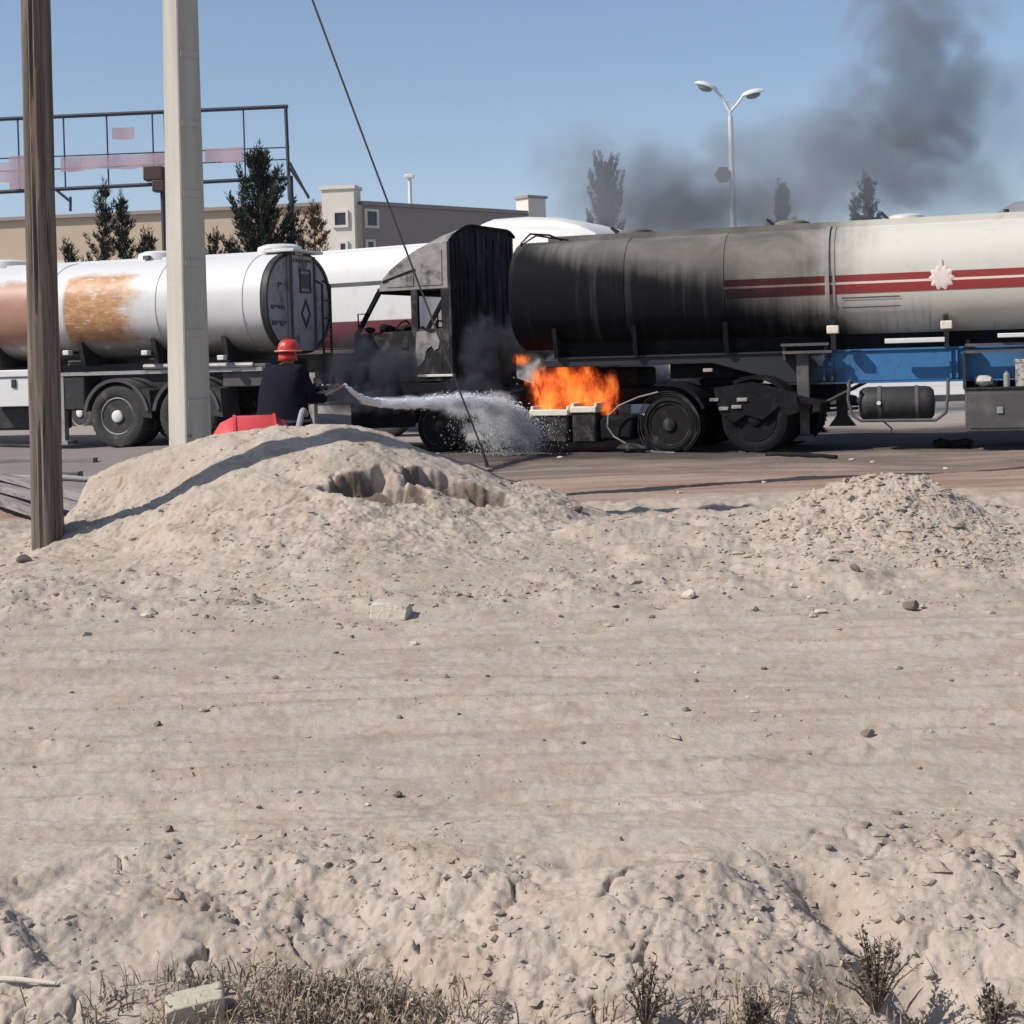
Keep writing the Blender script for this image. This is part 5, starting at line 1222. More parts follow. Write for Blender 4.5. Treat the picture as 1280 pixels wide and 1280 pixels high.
    ck.ring_loft(rings, cap=False); c_ = ck.build('coat', coat, fig); sf = c_.modifiers.new('thick', 'SOLIDIFY'); sf.thickness = 0.012
    band = mat('reflective_band', (0.33, 0.31, 0.30), 0.5, 0.2, 20)
    bd = MB(); q28 = [2 * math.pi * i / 28 for i in range(28)]
    for z, a, b, off in ((0.84, 0.296, 0.366, -0.03),): bd.ring_loft([[tuple(J(off + (a + e) * math.cos(q), (b + e) * math.sin(q), z + h)) for q in q28] for (e, h) in ((0, 0), (0.006, 0.0), (0.004, 0.035), (-0.002, 0.035))], cap=False)
    bd.build('hem_band', mat('dull_band', (0.10, 0.09, 0.10), 0.6, 0.2), c_)
    for s in (1, -1):
        an = J(0.24 if s > 0 else -0.34, s * 0.16, 0.11); MB().tube([an + Vector((0, 0, 0.22)), an, an - Vector((0, 0, 0.03))], [0.085, 0.078, 0.08], 12).blob(an + f * 0.1 - Vector((0, 0, 0.055)), 0.15, 0.065, 0.055, 2, 0, 0, cut=-0.9).build('boot', M['black'], fig)
        cf = hands[0 if s > 0 else 1] + l * (s * 0.085) - f * 0.07 - Vector((0, 0, 0.035)); MB().blob(cf, 0.06, 0.06, 0.055, 2).build('cuff', coat, fig)
    # nozzle and hose are held, so they are things of their own
    n0 = base + noz0; n1 = base + noz1
    nz = empty('hose_nozzle', n0, 0, 'grey fire hose nozzle held in the firefighter hands', 'nozzle')
    MB().tube([(0, 0, 0), (n1 - n0) * 0.55, (n1 - n0) * 0.62, n1 - n0], [0.032, 0.03, 0.024, 0.017], 12).build('barrel', M['steel'], nz)
    MB().tube([(n1 - n0) * 0.10, (n1 - n0) * 0.18], [0.04, 0.04], 12).build('collar', M['darkgrey'], nz)
    hz = [n0, n0 - nd * 0.15 - Vector((0, 0, 0.04)), n0 - f * 0.42 + Vector((0, 0, -0.16)) - l * 0.25, n0 - f * 0.66 - l * 0.42 + Vector((0, 0, -0.12)), n0 - f * 0.84 - l * 0.46 + Vector((0, 0, -0.45)), n0 - f * 0.90 - l * 0.30 + Vector((0, 0, -0.85))]
    hz += [Vector((n0.x - 0.9, n0.y + 0.3, gz + 0.05)), Vector((n0.x - 1.8, n0.y + 0.9, gz + 0.05)), Vector((n0.x - 3.0, n0.y + 0.9, gz + 0.12)), Vector((n0.x - 4.4, n0.y + 1.3, gz + 0.22))]
    hp_ = []
    for i in range(len(hz) - 1):
        p0, p1, p2, p3 = hz[max(i - 1, 0)], hz[i], hz[i + 1], hz[min(i + 2, len(hz) - 1)]
        for k in range(6):
            t = k / 6; hp_.append(0.5 * ((2 * p1) + (p2 - p0) * t + (2 * p0 - 5 * p1 + 4 * p2 - p3) * t * t + (3 * p1 - p0 - 3 * p2 + p3) * t ** 3))
    hp_.append(hz[-1])
    for p in hp_[1:]: p.z = max(p.z, float(ground_h(p.x, p.y)) + 0.034)
    ho = MB().tube([p - hz[0] for p in hp_], 0.034, 10).build('fire_hose', mat('hose_canvas', (0.30, 0.29, 0.28), 0.9, 0.2, 20)); ho.location = hz[0]
    tag(ho, 'grey canvas fire hose looping behind the firefighter back', 'hose')
    return n1
NOZ = firefighter()

def red_drum():
    p = P(316, 530, 16.2); gz = float(ground_h(p.x, p.y)); t = empty('red_drum', (p.x, p.y, gz), R(12), 'rounded red metal drum half hidden behind the mound beside the firefighter', 'drum')
    zt = P(318, 519, 16.2).z - gz; r = zt / 2; Lh = 0.5
    rp = mat('drum_red', (0.55, 0.06, 0.06), 0.4, 0.1, 4, dirt=(0.6, 0.2, 0.18), damt=0.35)
    MB().lathe([(0, -Lh), (r * 0.5, -Lh + 0.03), (r * 0.85, -Lh + 0.14), (r, -Lh + 0.3), (r, Lh - 0.3), (r * 0.85, Lh - 0.14), (r * 0.5, Lh - 0.03), (0, Lh)], (0, 0, r), 'x', 28).build('shell', rp, t)
    for x in (-0.22, 0.22): MB().lathe([(r, 0), (r + 0.012, 0.0), (r + 0.012, 0.03), (r, 0.03)], (x, 0, r), 'x', 28, close=True).build('hoop', rp, t)
    for s in (-1, 1): MB().prism([(-r, 0.0), (r, 0.0), (r * 0.75, r * 0.36), (0, r * 0.02 + 0.02), (-r * 0.75, r * 0.36)], 'x', s * 0.3 - 0.03, s * 0.3 + 0.03).build('cradle', M['black'], t)
red_drum()

# ================================================================== water jet
def water():
    tw = NT('white_water'); c = tw.mix(tw.noise(9), (0.82, 0.85, 0.90), (0.95, 0.96, 0.98)); mw = tw.done(c, 0.35, 0, None, 0.5)
    keys = [(NOZ, None)]; path = [NOZ]
    for (px, py, Y) in ((455, 498.5, 17.8), (490, 505, 18.7), (530, 503.5, 19.6), (570, 501, 20.4), (608, 503, 21.2), (644, 516, 21.9), (666, 546, 22.1)): path.append(P(px, py, Y))
    def at(s):
        s = s * (len(path) - 1); i = min(int(s), len(path) - 2); t = s - i
        p0, p1, p2, p3 = path[max(i - 1, 0)], path[i], path[i + 1], path[min(i + 2, len(path) - 1)]
        return 0.5 * ((2 * p1) + (p2 - p0) * t + (2 * p0 - 5 * p1 + 4 * p2 - p3) * t * t + (3 * p1 - p0 - 3 * p2 + p3) * t ** 3)
    jet = empty('water_jet', NOZ, 0, kind='stuff'); tag(jet, 'white water jet arching from the hose nozzle to the burnt lorry', 'water')
    rr = random.Random(31); st = MB(); pts = []; rs = []
    for i in range(70):
        s = i / 69 * 0.62; p = at(s) - NOZ; k = 0.022 + 0.050 * min(1, s * 3.2)
        pts.append(p + Vector((0, 0, 0.012 * mnoise.noise(Vector((i * 0.9, 0, 0)))))); rs.append(k * (0.85 + 0.5 * mnoise.noise(Vector((i * 0.7, 5, 0)))))
    st.tube(pts, rs, 10)
    s1 = st.build('stream', mw, jet); s1['kind'] = 'stuff'
    dr = MB(); ico = MB().blob((0, 0, 0), 1, 1, 1, 1); iv, if_ = ico.v, ico.f
    octv = [(1, 0, 0), (-1, 0, 0), (0, 1, 0), (0, -1, 0), (0, 0, 1), (0, 0, -1)]; octf = [(0, 2, 4), (2, 1, 4), (1, 3, 4), (3, 0, 4), (2, 0, 5), (1, 2, 5), (3, 1, 5), (0, 3, 5)]
    def drop(p, a, b):
        dr.add([(p.x + v[0] * a, p.y + v[1] * a, p.z + v[2] * b) for v in octv], octf)
    for i in range(11000):   # broken edge of the jet
        s = 0.08 + 0.92 * rr.random() ** 0.85; p = at(s) - NOZ; sp = 0.012 + 0.085 * max(0, s - 0.1)
        p = p + Vector((rr.gauss(0, sp), rr.gauss(0, sp), rr.gauss(0, sp * 0.8))); a = rr.uniform(0.002, 0.007) * (0.7 + 0.5 * s); drop(p, a * rr.uniform(1, 4.0), a)
    for i in range(3800):   # falling spray
        px = 626 + rr.gauss(0, 27); q = rr.random() ** 1.2; py = 512 + (570 - 512) * q; px += 12 * q; p = P(px, py, 21.9 + rr.gauss(0, 0.16)) - NOZ
        a = rr.uniform(0.0015, 0.004); drop(p, a, a * rr.uniform(1.5, 5.0))
    o = dr.build('spray', mw, jet, fix=False, ang=180); o['kind'] = 'stuff'
water()

# ================================================================== fire and smoke
def sphere_mesh(name):
    me = bpy.data.meshes.new(name); bm = bmesh.new(); bmesh.ops.create_icosphere(bm, subdivisions=3, radius=1.0); bm.to_mesh(me); bm.free(); return me
def fire_mat(name, gain):
    t = NT(name); t.t.nodes.remove(t.b); x, y, z = t.xyz()
    ln = t.n('ShaderNodeVectorMath', operation='LENGTH'); t.put(ln.inputs[0], t.obj); fall = t.math('SUBTRACT', 1.0, ln.outputs['Value'])
    geo = t.n('ShaderNodeNewGeometry'); ps = geo.outputs['Position']
    n = t.noise(7.5, t.scale(ps, (1.0, 1.0, 0.5)), 5, 0.66, 2.2)
    n2 = t.noise(3.2, t.scale(ps, (1.0, 1.0, 0.8), (3, 1, 2)), 3, 0.5, 0.8)
    heat = t.math('ADD', t.math('MULTIPLY', fall, 1.1), t.math('MULTIPLY', t.math('SUBTRACT', n, 0.5), 3.0))
    heat = t.math('SUBTRACT', t.math('ADD', heat, t.math('MULTIPLY', t.math('SUBTRACT', n2, 0.5), 1.6)), t.math('MULTIPLY', z, 0.22))
    h = t.ss(heat, 0.18, 1.15); edge = t.ss(t.math('ADD', fall, t.math('MULTIPLY', t.math('SUBTRACT', n, 0.5), 0.9)), 0.05, 0.22)
    pv = t.n('ShaderNodeVolumePrincipled'); t.put(pv.inputs['Color'], (0.25, 0.12, 0.08)); t.put(pv.inputs['Density'], t.math('MULTIPLY', edge, t.math('ADD', 1.5, t.math('MULTIPLY', h, 5.0))))
    t.put(pv.inputs['Emission Color'], t.mix(h, (1.0, 0.06, 0.012), (1.0, 0.34, 0.05))); t.put(pv.inputs['Emission Strength'], t.math('MULTIPLY', t.math('MULTIPLY', h, edge), gain))
    t.t.links.new(pv.outputs[0], t.out.inputs['Volume']); t.m.cycles.volume_step_rate = 0.25; return t.m
FM = fire_mat('flame_volume', 11.0); SPH = sphere_mesh('puff')
def volume_puff(name, parent, px, py, Y, rx, rz, ry, m):
    me = SPH.copy(); me.materials.clear(); me.materials.append(m); o = bpy.data.objects.new(name, me); COL.objects.link(o)
    o.location = P(px, py, Y) - parent.location; k = Y / F; o.scale = (rx * k, ry, rz * k); o.parent = parent; o['kind'] = 'stuff'; return o
_fp = P(712, 515, 22.8)
fire = empty('fire', _fp, 0, 'bright orange flames licking up from the open side tanks of the burnt lorry', 'fire', kind='stuff')
for (px, py, Y, rx, rz, ry) in ((690, 492, 22.95, 36, 34, 0.34), (722, 489, 22.85, 38, 34, 0.34), (752, 497, 22.5, 27, 30, 0.30), (706, 475, 23.0, 54, 22, 0.34), (672, 474, 22.9, 13, 26, 0.16), (703, 466, 22.9, 15, 26, 0.2), (735, 470, 22.8, 14, 27, 0.18), (764, 484, 22.6, 11, 26, 0.16)):
    volume_puff('flame', fire, px, py, Y, rx, rz, ry, FM)
volume_puff('flame', fire, 651, 449, 23.0, 14, 10, 0.16, FM)

def smoke_mat(name, dens, col, nscale, thr=0.42, soft=0.3, step=1.0):
    t = NT(name); t.t.nodes.remove(t.b)
    ln = t.n('ShaderNodeVectorMath', operation='LENGTH'); t.put(ln.inputs[0], t.obj); fall = t.math('SUBTRACT', 1.0, ln.outputs['Value'])
    geo = t.n('ShaderNodeNewGeometry'); n = t.noise(nscale, geo.outputs['Position'], 8, 0.62, 1.1)
    v = t.math('ADD', t.math('MULTIPLY', t.math('SUBTRACT', n, 0.5), 1.7), t.math('MULTIPLY', fall, 0.75))
    k = t.math('MULTIPLY', t.ss(v, thr - 0.25, thr - 0.25 + soft), t.ss(fall, 0.0, 0.25))
    pv = t.n('ShaderNodeVolumePrincipled'); t.put(pv.inputs['Color'], col); t.put(pv.inputs['Density'], t.math('MULTIPLY', k, dens)); t.put(pv.inputs['Anisotropy'], 0.2)
    t.t.links.new(pv.outputs[0], t.out.inputs['Volume']); t.m.cycles.volume_step_rate = step; return t.m
S1 = smoke_mat('smoke_thin', 0.24, (0.42, 0.44, 0.48), 0.6, 0.30, 0.4); S2 = smoke_mat('smoke_mid', 0.42, (0.36, 0.38, 0.42), 0.6, 0.32, 0.4); S3 = smoke_mat('smoke_dense', 0.65, (0.31, 0.33, 0.37), 0.65, 0.33, 0.36)
SN = smoke_mat('smoke_cab', 6.5, (0.13, 0.14, 0.17), 2.6, 0.30, 0.55, 0.4)
_sp = P(800, 440, 30.0); _sp.z = 1.5
plume = empty('smoke', _sp, 0, 'grey-black smoke drifting up into the sky behind the tanker', 'smoke', kind='stuff')
for (px, py, rx, rz, Y, m) in ((815, 240, 100, 75, 30.5, S3), (850, 275, 130, 55, 30, S3), (925, 262, 110, 60, 30.5, S2), (925, 215, 75, 80, 31, S1), (1000, 258, 130, 62, 31, S2), (1095, 190, 140, 95, 31.5, S2), (1060, 120, 62, 50, 31, S2),
                               (1160, 110, 120, 125, 32, S3), (1150, 5, 130, 115, 32.5, S2), (1255, 170, 120, 130, 32.5, S1), (715, 200, 70, 85, 31, S1), (735, 265, 80, 45, 30, S1),
                               (1010, 215, 230, 95, 33, S1), (770, 225, 140, 95, 33, S1), (1190, -150, 170, 150, 33, S2), (1290, -330, 220, 190, 34, S1), (1180, 245, 130, 50, 32, S1)):
    volume_puff('smoke_puff', plume, px, py, Y, rx, rz, rx * Y / F * 0.8, m)
MIST = smoke_mat('water_mist', 3.2, (0.92, 0.94, 0.97), 3.0, 0.36, 0.4, 0.4)
MIST2 = smoke_mat('jet_mist', 4.0, (0.94, 0.95, 0.97), 6.0, 0.36, 0.4, 0.3)
mist = empty('water_mist', P(640, 545, 21.9), 0, 'pale mist of spray where the jet strikes the burnt lorry', 'water', kind='stuff')
for (px, py, rx, rz, ry) in ((622, 535, 56, 38, 0.35), (650, 550, 44, 24, 0.3), (590, 512, 50, 18, 0.25)): volume_puff('mist_puff', mist, px, py, 21.9, rx, rz, ry, MIST)
for (px, py, Y, rx, rz) in ((478, 502, 18.4, 34, 8), (512, 503, 19.2, 34, 11), (546, 502, 19.9, 34, 14), (580, 503, 20.6, 36, 18), (616, 508, 21.3, 40, 24)): volume_puff('mist_puff', mist, px, py, Y, rx, rz, 0.5, MIST2)
cabsmoke = empty('smoke', P(470, 470, 22.3), 0, 'dark bluish smoke hanging round the lower part of the burnt cab', 'smoke', kind='stuff')
for (px, py, rx, rz, Y, ry) in ((452, 458, 50, 54, 23.0, 0.5), (428, 490, 40, 46, 23.3, 0.45), (500, 462, 46, 40, 22.5, 0.35), (610, 440, 44, 62, 23.0, 0.4), (648, 440, 26, 70, 23.6, 0.5), (590, 495, 60, 34, 22.6, 0.3), (470, 500, 50, 26, 22.4, 0.3), (790, 470, 70, 36, 24.9, 0.4), (715, 462, 70, 40, 24.9, 0.4), (680, 430, 50, 40, 24.9, 0.4), (860, 480, 60, 26, 24.7, 0.4)): volume_puff('smoke_puff', cabsmoke, px, py, Y, rx, rz, ry, SN)

# ================================================================== small things on the ground
def rock_mesh(name, seed, rx, ry, rz, sub=2, jit=0.55):
    bm = bmesh.new(); bmesh.ops.create_icosphere(bm, subdivisions=sub, radius=1.0); rr = random.Random(seed)
    for _ in range(11):     # chop flat facets
        n = Vector((rr.uniform(-1, 1), rr.uniform(-1, 1), rr.uniform(-0.6, 1))).normalized(); d = rr.uniform(0.42, 0.85)
        for v in bm.verts:
            e = v.co.dot(n) - d
            if e > 0: v.co -= n * e
    for v in bm.verts:
        k = 1 + 0.16 * jit * mnoise.noise(v.co * 2.5 + Vector((seed, 0, 0))); v.co = Vector((v.co.x * rx * k, v.co.y * ry * k, v.co.z * rz * k))
    me = bpy.data.meshes.new(name); bm.to_mesh(me); bm.free(); me.polygons.foreach_set('use_smooth', [True] * len(me.polygons)); me.set_sharp_from_angle(angle=R(18)); return me
def stone(px, py, wpx, hpx, m, label, name='stone', group=None, seed=None, flat=None):
    p = hit(px, py + hpx * 0.4); k = p.y / F; seed = seed if seed is not None else int(px * 7 + py)
    rx = wpx * k / 2; rz = hpx * k * 0.5; o = link(name, rock_mesh(name, seed, rx, rx * 0.8, max(rz, 0.006)), M[m]); o.location = p + Vector((0, rx * 0.3, rz * 0.55)); o.rotation_euler = (0, 0, random.Random(seed).uniform(-.5, .5))
    tag(o, label, 'stone', group)
def block_stone():
    p = hit(489, 768); k = p.y / F; w_ = 25 * k
    vs = [(-w_, -0.07, -0.02), (w_ * 0.9, -0.10, -0.02), (w_, 0.10, -0.02), (-w_ * 0.9, 0.12, -0.02), (-w_ * 0.92, -0.05, 0.075), (w_ * 0.25, -0.085, 0.085), (w_ * 0.95, -0.06, 0.05), (w_ * 0.9, 0.08, 0.055), (-w_ * 0.85, 0.10, 0.085)]
    o = MB().add(vs, [(0, 3, 2, 1), (0, 1, 6, 5, 4), (1, 2, 7, 6), (2, 3, 8, 7), (3, 0, 4, 8), (4, 5, 8), (5, 6, 7, 8)]).build('stone_block', M['stone_pale'], bevel=0.008, ang=20); o.location = p; o.rotation_euler = (0, 0, R(-8))
    tag(o, 'large pale broken stone block lying at the foot of the long mound', 'stone')
block_stone()
stone(27, 698, 24, 13, 'stone_dark', 'brown rounded stone beside the foot of the wooden pole')
stone(1140, 756, 24, 19, 'stone_dark', 'brown rounded stone in front of the small cone-shaped heap')
stone(1070, 710, 17, 15, 'stone_dark', 'dark clod at the base of the small cone-shaped heap')
stone(1026, 763, 20, 9, 'stone_pale', 'pale flat stone near the brown rounded stone before the small heap')
stone(861, 741, 24, 17, 'stone_pale', 'pale stone with a broken edge between the mound and the heap')
stone(722, 634, 22, 14, 'stone_dark', 'dark jagged clod on the low right shoulder of the long mound')
stone(196, 904, 15, 10, 'stone_dark', 'dark angular stone lying in the middle of the dirt road')
stone(211, 1035, 13, 13, 'stone_dark', 'dark upright stone near the edge of the road bank')
stone(776, 1048, 8, 7, 'stone_dark', 'small dark pebble close to the bank edge above the gully')
stone(946, 1150, 10, 11, 'stone_pale', 'white pebble in the gully of the bank')
stone(180, 1142, 12, 12, 'stone_pale', 'white pebble on the bank below the road edge')
stone(115, 1210, 9, 8, 'stone_dark', 'dark pebble low on the bank above the weeds')
stone(620, 1158, 22, 8, 'stone_dark', 'flat dark clod sticking out of the bank')
for i, (px, py, w_) in enumerate(((145, 776, 8), (345, 846, 12), (424, 780, 9), (440, 795, 8), (420, 815, 9), (283, 846, 7), (499, 896, 11), (558, 845, 9), (573, 892, 8), (671, 802, 9), (42, 958, 7), (598, 944, 7),
                                  (870, 850, 9), (728, 928, 10), (856, 886, 14), (1085, 916, 22), (680, 925, 6), (1012, 942, 8), (375, 1009, 7), (323, 1009, 9), (498, 993, 16), (1121, 1015, 15), (968, 1081, 10), (1214, 1062, 20), (1036, 1058, 14),
                                  (1178, 1019, 7), (815, 770, 10), (905, 742, 8), (770, 757, 12), (630, 750, 9), (700, 770, 8), (955, 835, 9), (1190, 850, 8), (240, 960, 7), (90, 865, 7), (1240, 905, 9), (1150, 960, 8))):
    stone(px, py, w_, w_ * 0.55, 'stone_dark', 'small dark pebble scattered on the dusty road', 'pebble', 'pebbles on the dirt road', seed=i + 50)
for i, (px, py, w_) in enumerate(((384, 858, 8), (518, 803, 16), (385, 921, 8), (1012, 746, 9), (1192, 760, 6), (870, 840, 7), (182, 768, 20), (460, 1005, 9), (600, 757, 8), (935, 872, 7))):
    stone(px, py, w_, w_ * 0.45, 'stone_pale', 'small pale pebble scattered on the dusty road', 'pebble', 'pale pebbles on the dirt road', seed=i + 150)
for i, (px, py) in enumerate(((700, 571), (1065, 574), (1090, 577), (1183, 585), (872, 605), (850, 615), (955, 602))):
    stone(px, py, 10, 4, 'stone_pale', 'pale scrap of debris on the dark yard near the lorry', 'debris_scrap', 'pale scraps on the yard', seed=i + 190)

def clods():
    n = 9000; rr = np.random.default_rng(5)
    xs = []; ys_ = []; sz = []
    # bank
    y = rr.uniform(3.2, 4.9, 4200); x = rr.uniform(-0.45, 0.45, 4200) * y; kp = fbm(x * 1.1, y * 1.6, 2, 8) > -0.2; x, y = x[kp], y[kp]; xs.append(x); ys_.append(y); sz.append(rr.exponential(0.0038, len(x)) + 0.0025)
    # mound and heap fronts
    y = 9.3 + 3.9 * rr.random(2600) ** 1.5; x = rr.uniform(AX[0], AX[-1], 2600); xs.append(x); ys_.append(y); sz.append(rr.exponential(0.005, 2600) + 0.003)
    y = rr.uniform(9.9, 12.2, 3200); x = rr.normal(3.15, 0.85, 3200); xs.append(x); ys_.append(y); sz.append(rr.exponential(0.007, 3200) + 0.004)
    y = rr.uniform(8.4, 11.5, 1600); x = rr.uniform(-0.45, 0.45, 1600) * y; xs.append(x); ys_.append(y); sz.append(rr.exponential(0.005, 1600) + 0.004)
    # road crumbs, gathered along the streaks
    y = 4.9 + 4.4 * rr.random(5000); x = rr.uniform(-0.45, 0.45, 5000) * y; keep = fbm(x * 0.5, y * 5.5, 3, 51) > 0.25; xs.append(x[keep]); ys_.append(y[keep]); sz.append(rr.exponential(0.003, keep.sum()) + 0.0025)
    x = np.concatenate(xs); y = np.concatenate(ys_); s = np.minimum(np.concatenate(sz), 0.06); z = total_h(x, y)
    t = (1 + 5 ** 0.5) / 2; iv = np.array([(-1, t, 0), (1, t, 0), (-1, -t, 0), (1, -t, 0), (0, -1, t), (0, 1, t), (0, -1, -t), (0, 1, -t), (t, 0, -1), (t, 0, 1), (-t, 0, -1), (-t, 0, 1)]) / 1.9
    fi = np.array([(0, 11, 5), (0, 5, 1), (0, 1, 7), (0, 7, 10), (0, 10, 11), (1, 5, 9), (5, 11, 4), (11, 10, 2), (10, 7, 6), (7, 1, 8), (3, 9, 4), (3, 4, 2), (3, 2, 6), (3, 6, 8), (3, 8, 9), (4, 9, 5), (2, 4, 11), (6, 2, 10), (8, 6, 7), (9, 8, 1)])
    N_ = len(x); v = iv[None] * (1 + 1.1 * (rr.random((N_, 12, 1)) - 0.5)); v = v * s[:, None, None] * np.stack([rr.uniform(0.7, 1.5, N_), rr.uniform(0.7, 1.4, N_), rr.uniform(0.35, 0.8, N_)], -1)[:, None, :]
    v = v + np.stack([x, y, z + s * 0.05], -1)[:, None, :]; f = fi[None] + (np.arange(N_) * 12)[:, None, None]
    me = bpy.data.meshes.new('dirt_clods'); co = v.reshape(-1, 3); q = f.reshape(-1, 3)
    me.vertices.add(len(co)); me.vertices.foreach_set('co', co.ravel()); me.loops.add(q.size); me.loops.foreach_set('vertex_index', q.ravel().astype(np.int32))
    me.polygons.add(len(q)); me.polygons.foreach_set('loop_start', np.arange(0, q.size, 3, dtype=np.int32)); me.polygons.foreach_set('loop_total', np.full(len(q), 3, dtype=np.int32)); me.update(calc_edges=True)
    me.polygons.foreach_set('use_smooth', [False] * len(me.polygons))
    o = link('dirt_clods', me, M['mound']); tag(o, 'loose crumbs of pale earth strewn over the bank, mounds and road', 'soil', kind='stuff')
clods()

M['straw'] = foliage_mat('dry_straw', (0.20, 0.155, 0.105), (0.42, 0.345, 0.26)); M['weed'] = foliage_mat('dry_weed', (0.075, 0.058, 0.045), (0.21, 0.17, 0.125))
def weeds():
    rr = random.Random(77); mb = MB(); cand = []
    for _ in range(3400):
        u = rr.random()
        if u < 0.62: px = rr.gauss(420, 95); py = rr.uniform(1222, 1330)
        elif u < 0.80: px = rr.uniform(-40, 260); py = rr.uniform(1228, 1330)
        elif u < 0.9: px = rr.gauss(930, 70); py = rr.uniform(1215, 1330)
        else: px = rr.uniform(-40, 1320); py = rr.uniform(1240, 1340)
        cand.append((px, py))
    ab = np.array([AB(*c) for c in cand]); Y = -(H + 0.28) / ab[:, 1]
    for _ in range(3): z = ground_h(ab[:, 0] * Y, Y); Y = (z - H) / ab[:, 1]
    X = ab[:, 0] * Y; Z = ground_h(X, Y)
    for x, y, z in zip(X, Y, Z):
        h = rr.uniform(0.03, 0.11); a = rr.uniform(0, 6.28); b = rr.uniform(0.1, 0.6); w_ = rr.uniform(0.0012, 0.003)
        d = Vector((math.cos(a) * b, math.sin(a) * b, 1)).normalized(); s = Vector((-math.sin(a), math.cos(a), 0)) * w_; o = Vector((x, y, z - 0.005)); m = o + d * h * 0.6; e = o + d * h + Vector((math.cos(a), math.sin(a), -0.2)) * h * 0.15
        mb.add([o - s, o + s, m + s * 0.8, m - s * 0.8, e], [(0, 1, 2, 3), (3, 2, 4)])
        if rr.random() < 0.5:
            for _ in range(2):
                p = o.lerp(e, rr.uniform(0.4, 1)); r = rr.uniform(0.004, 0.009); t = Vector((rr.uniform(-1, 1), rr.uniform(-1, 1), rr.uniform(-.3, 1))).normalized() * r * 2; mb.add([p, p + t + s * 2, p + t * 1.6, p + t - s * 2], [(0, 1, 2, 3)])
    o = mb.build('dry_weeds', M['straw'], smooth=False, fix=False); tag(o, 'dry tangled weeds and grass along the ditch below the bank', 'weeds', kind='stuff')
weeds()
def shrub(px, py, wpx, hpx, label, seed, n=26):
    p = hit(px, py); k = p.y / F; w_ = wpx * k / 2; h = hpx * k; rr = random.Random(seed); t = empty('dry_shrub', p, 0, label, 'shrub'); st = MB(); lf = MB()
    for i in range(n):
        a = rr.uniform(0, 6.28); sp = rr.random() ** 0.7; e = Vector((math.cos(a) * w_ * sp, math.sin(a) * w_ * sp, h * rr.uniform(0.55, 1.0) * (1 - 0.35 * sp)))
        mid = e * 0.5 + Vector((0, 0, h * 0.06)); st.tube([(0, 0, -0.01), mid, e], [0.0035, 0.0025, 0.001], 4, cap=False)
        for _ in range(22):
            f = rr.uniform(0.25, 1.0); q = mid * (2 * f) if f < 0.5 else mid.lerp(e, 2 * f - 1)
            d = Vector((rr.uniform(-1, 1), rr.uniform(-1, 1), rr.uniform(-0.2, 1))).normalized(); s = d.cross(Vector((rr.uniform(-1, 1), rr.uniform(-1, 1), 1))).normalized(); r = rr.uniform(0.004, 0.010)
            lf.add([q, q + d * r + s * r * 0.5, q + d * r * 2.2, q + d * r - s * r * 0.5], [(0, 1, 2, 3)])
    st.build('stem', M['weed'], t); lf.build('leaf_mass', M['weed'], t, smooth=False, fix=False)
shrub(1095, 1262, 120, 120, 'bushy dark dry shrub growing at the mouth of the gully', 1, 30)
shrub(806, 1285, 80, 110, 'sparse dark dry shrub left of the gully mouth', 2, 14)
shrub(1240, 1285, 70, 62, 'small dry shrub right of the bushy one at the gully mouth', 3, 16)
shrub(940, 1290, 60, 60, 'pale wispy dry shrub between the two darker ones', 4, 12)

def block():
    p = hit(243, 1275); k = p.y / F; t = MB(); w_ = 72 * k; d = 0.09
    t.prism([(-w_ / 2, -0.05), (w_ / 2, -0.05), (w_ / 2, 0.075), (w_ / 2 - 0.01, 0.082), (-w_ / 2 + 0.02, 0.060), (-w_ / 2, 0.05)], 'y', -d / 2, d / 2)
    o = t.build('broken_slab', mat('slab_concrete', (0.40, 0.36, 0.28), 0.9, 0.15, 12, dirt=(0.24, 0.20, 0.15), damt=0.4, dsc=14, bump=0.4), bevel=0.004); o.location = p; o.rotation_euler = (0.1, 0.05, R(14)); tag(o, 'pale broken concrete slab standing among the dry weeds', 'slab')
    p = hit(444, 1275); o = MB().prism([(-0.011, -0.02), (0.013, -0.02), (0.006, 0.075), (-0.012, 0.08)], 'y', -0.003, 0.003).build('wood_chip', mat('pale_wood', (0.55, 0.49, 0.41), 0.9, 0.15, 30)); o.location = p; tag(o, 'upright pale splinter of wood among the dry weeds', 'wood')
    a = hit(-25, 1228) + Vector((0, 0, 0.012)); b = hit(70, 1234) + Vector((0, 0, 0.012))
    o = MB().tube([(0, 0, 0), (b - a) * 0.5 + Vector((0, 0, 0.004)), b - a], [0.007, 0.008, 0.005], 8).build('stick', bpy.data.materials['pale_wood']); o.location = a; tag(o, 'thin pale stick lying low on the bank', 'stick')
block()

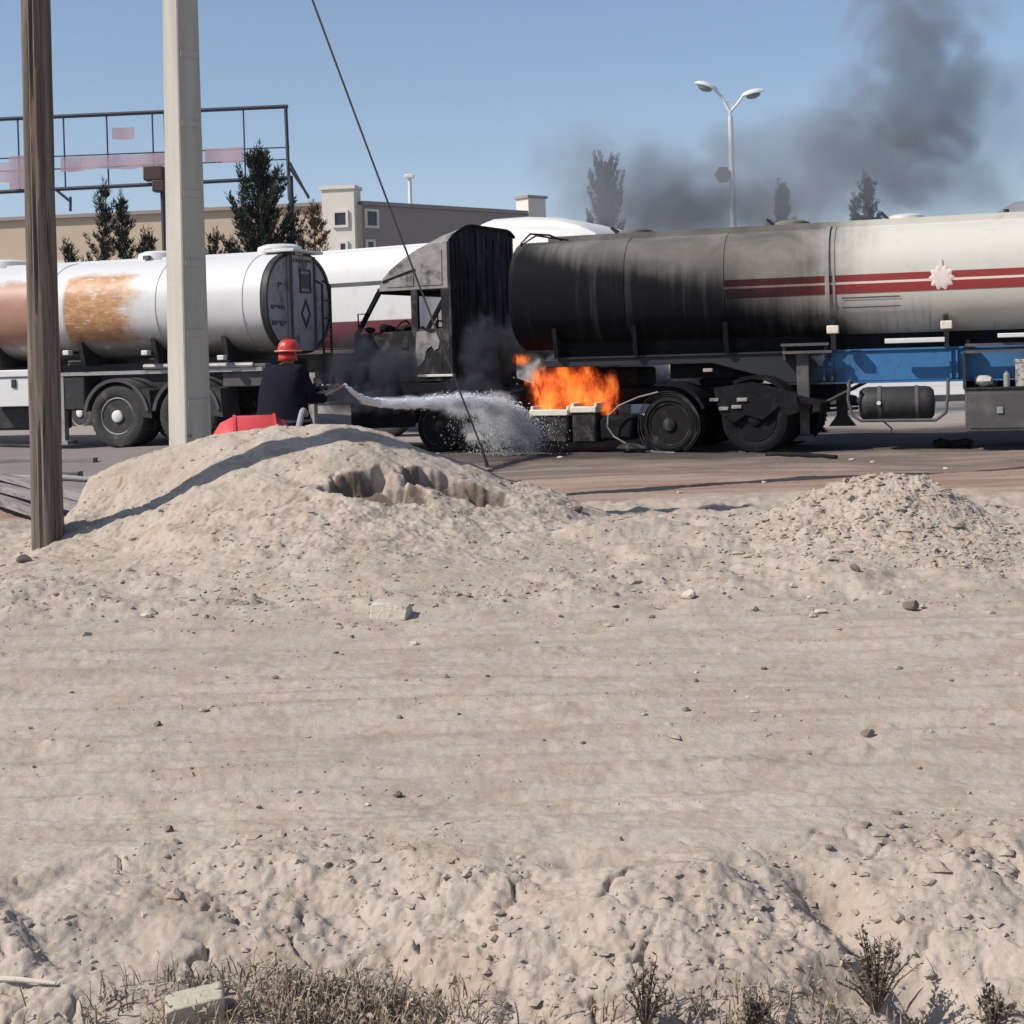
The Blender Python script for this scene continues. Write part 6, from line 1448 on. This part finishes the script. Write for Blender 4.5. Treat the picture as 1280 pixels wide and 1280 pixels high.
def yard_bits():
    # weathered planks on the ground in front of the rusty tanker
    rr = random.Random(8); pm = mat('grey_plank', (0.25, 0.225, 0.215), 0.9, 0.25, 3, dirt=(0.10, 0.085, 0.08), damt=0.42, dsc=3, stretch=(0.3, 4, 4), bump=0.3)
    for i, (px0, px1, py) in enumerate(((-60, 120, 579), (-40, 178, 588), (-60, 100, 597), (-30, 160, 602), (-60, 70, 611), (-30, 110, 618))):
        a = hit(px0, py); b = hit(px1, py - 0.03 * (px1 - px0) + 4)
        L = (b - a).length; t = MB(); n = 10; rings = []
        for k in range(n + 1):
            f = k / n; y0 = 0.02 * math.sin(i + 5 * f); z0 = 0.025 * abs(math.sin(2 * i + 4 * f)); rings.append([(L * f, y0 - 0.08, 0), (L * f, y0 + 0.08, 0), (L * f, y0 + 0.075, 0.05 + z0), (L * f, y0 - 0.075, 0.055 + z0)])
        o = t.ring_loft(rings).build('plank', pm, ang=30); o.location = (a.x, a.y, min(a.z, b.z) - 0.005); o.rotation_euler = (0, 0, math.atan2(b.y - a.y, b.x - a.x))
        tag(o, 'long warped grey plank lying on the yard before the rusty tanker', 'plank', 'planks on the yard')
    p = G(1185, 561, 0.0); p.z = float(ground_h(p.x, p.y)); t = MB(); rr = random.Random(2)
    for i in range(14): t.blob((rr.uniform(-.3, .32), rr.uniform(-.12, .12), rr.uniform(.02, .07)), rr.uniform(.07, .16), rr.uniform(.05, .1), rr.uniform(.03, .07), 2, 0.6, i)
    o = t.build('burnt_lump', M['char']); o.location = p; tag(o, 'flat black lump of burnt rubber on the yard before the tool box', 'debris')
    a = hit(958, 570) + Vector((0, 0, .03)); b = hit(1046, 574) + Vector((0, 0, .03)); o = MB().tube([(0, 0, 0), (b - a) * 0.5 + Vector((0, .03, 0.01)), b - a], [0.03, 0.035, 0.025], 8).build('burnt_pipe', M['char']); o.location = a; tag(o, 'thin black pipe lying on the yard by the landing leg', 'pipe')
yard_bits()

# ================================================================== air
def haze():
    m = bpy.data.materials.new('dusty_air'); m.use_nodes = True; t = m.node_tree; t.nodes.remove(t.nodes['Principled BSDF'])
    v = t.nodes.new('ShaderNodeVolumePrincipled'); v.inputs['Color'].default_value = (0.72, 0.85, 1.0, 1); v.inputs['Density'].default_value = 0.65e-4; v.inputs['Anisotropy'].default_value = 0.1
    t.links.new(v.outputs[0], t.nodes['Material Output'].inputs['Volume'])
    o = MB().box(-5400, 5400, -80, 6400, -16, 560).build('haze', m, smooth=False); tag(o, kind='stuff')
haze()
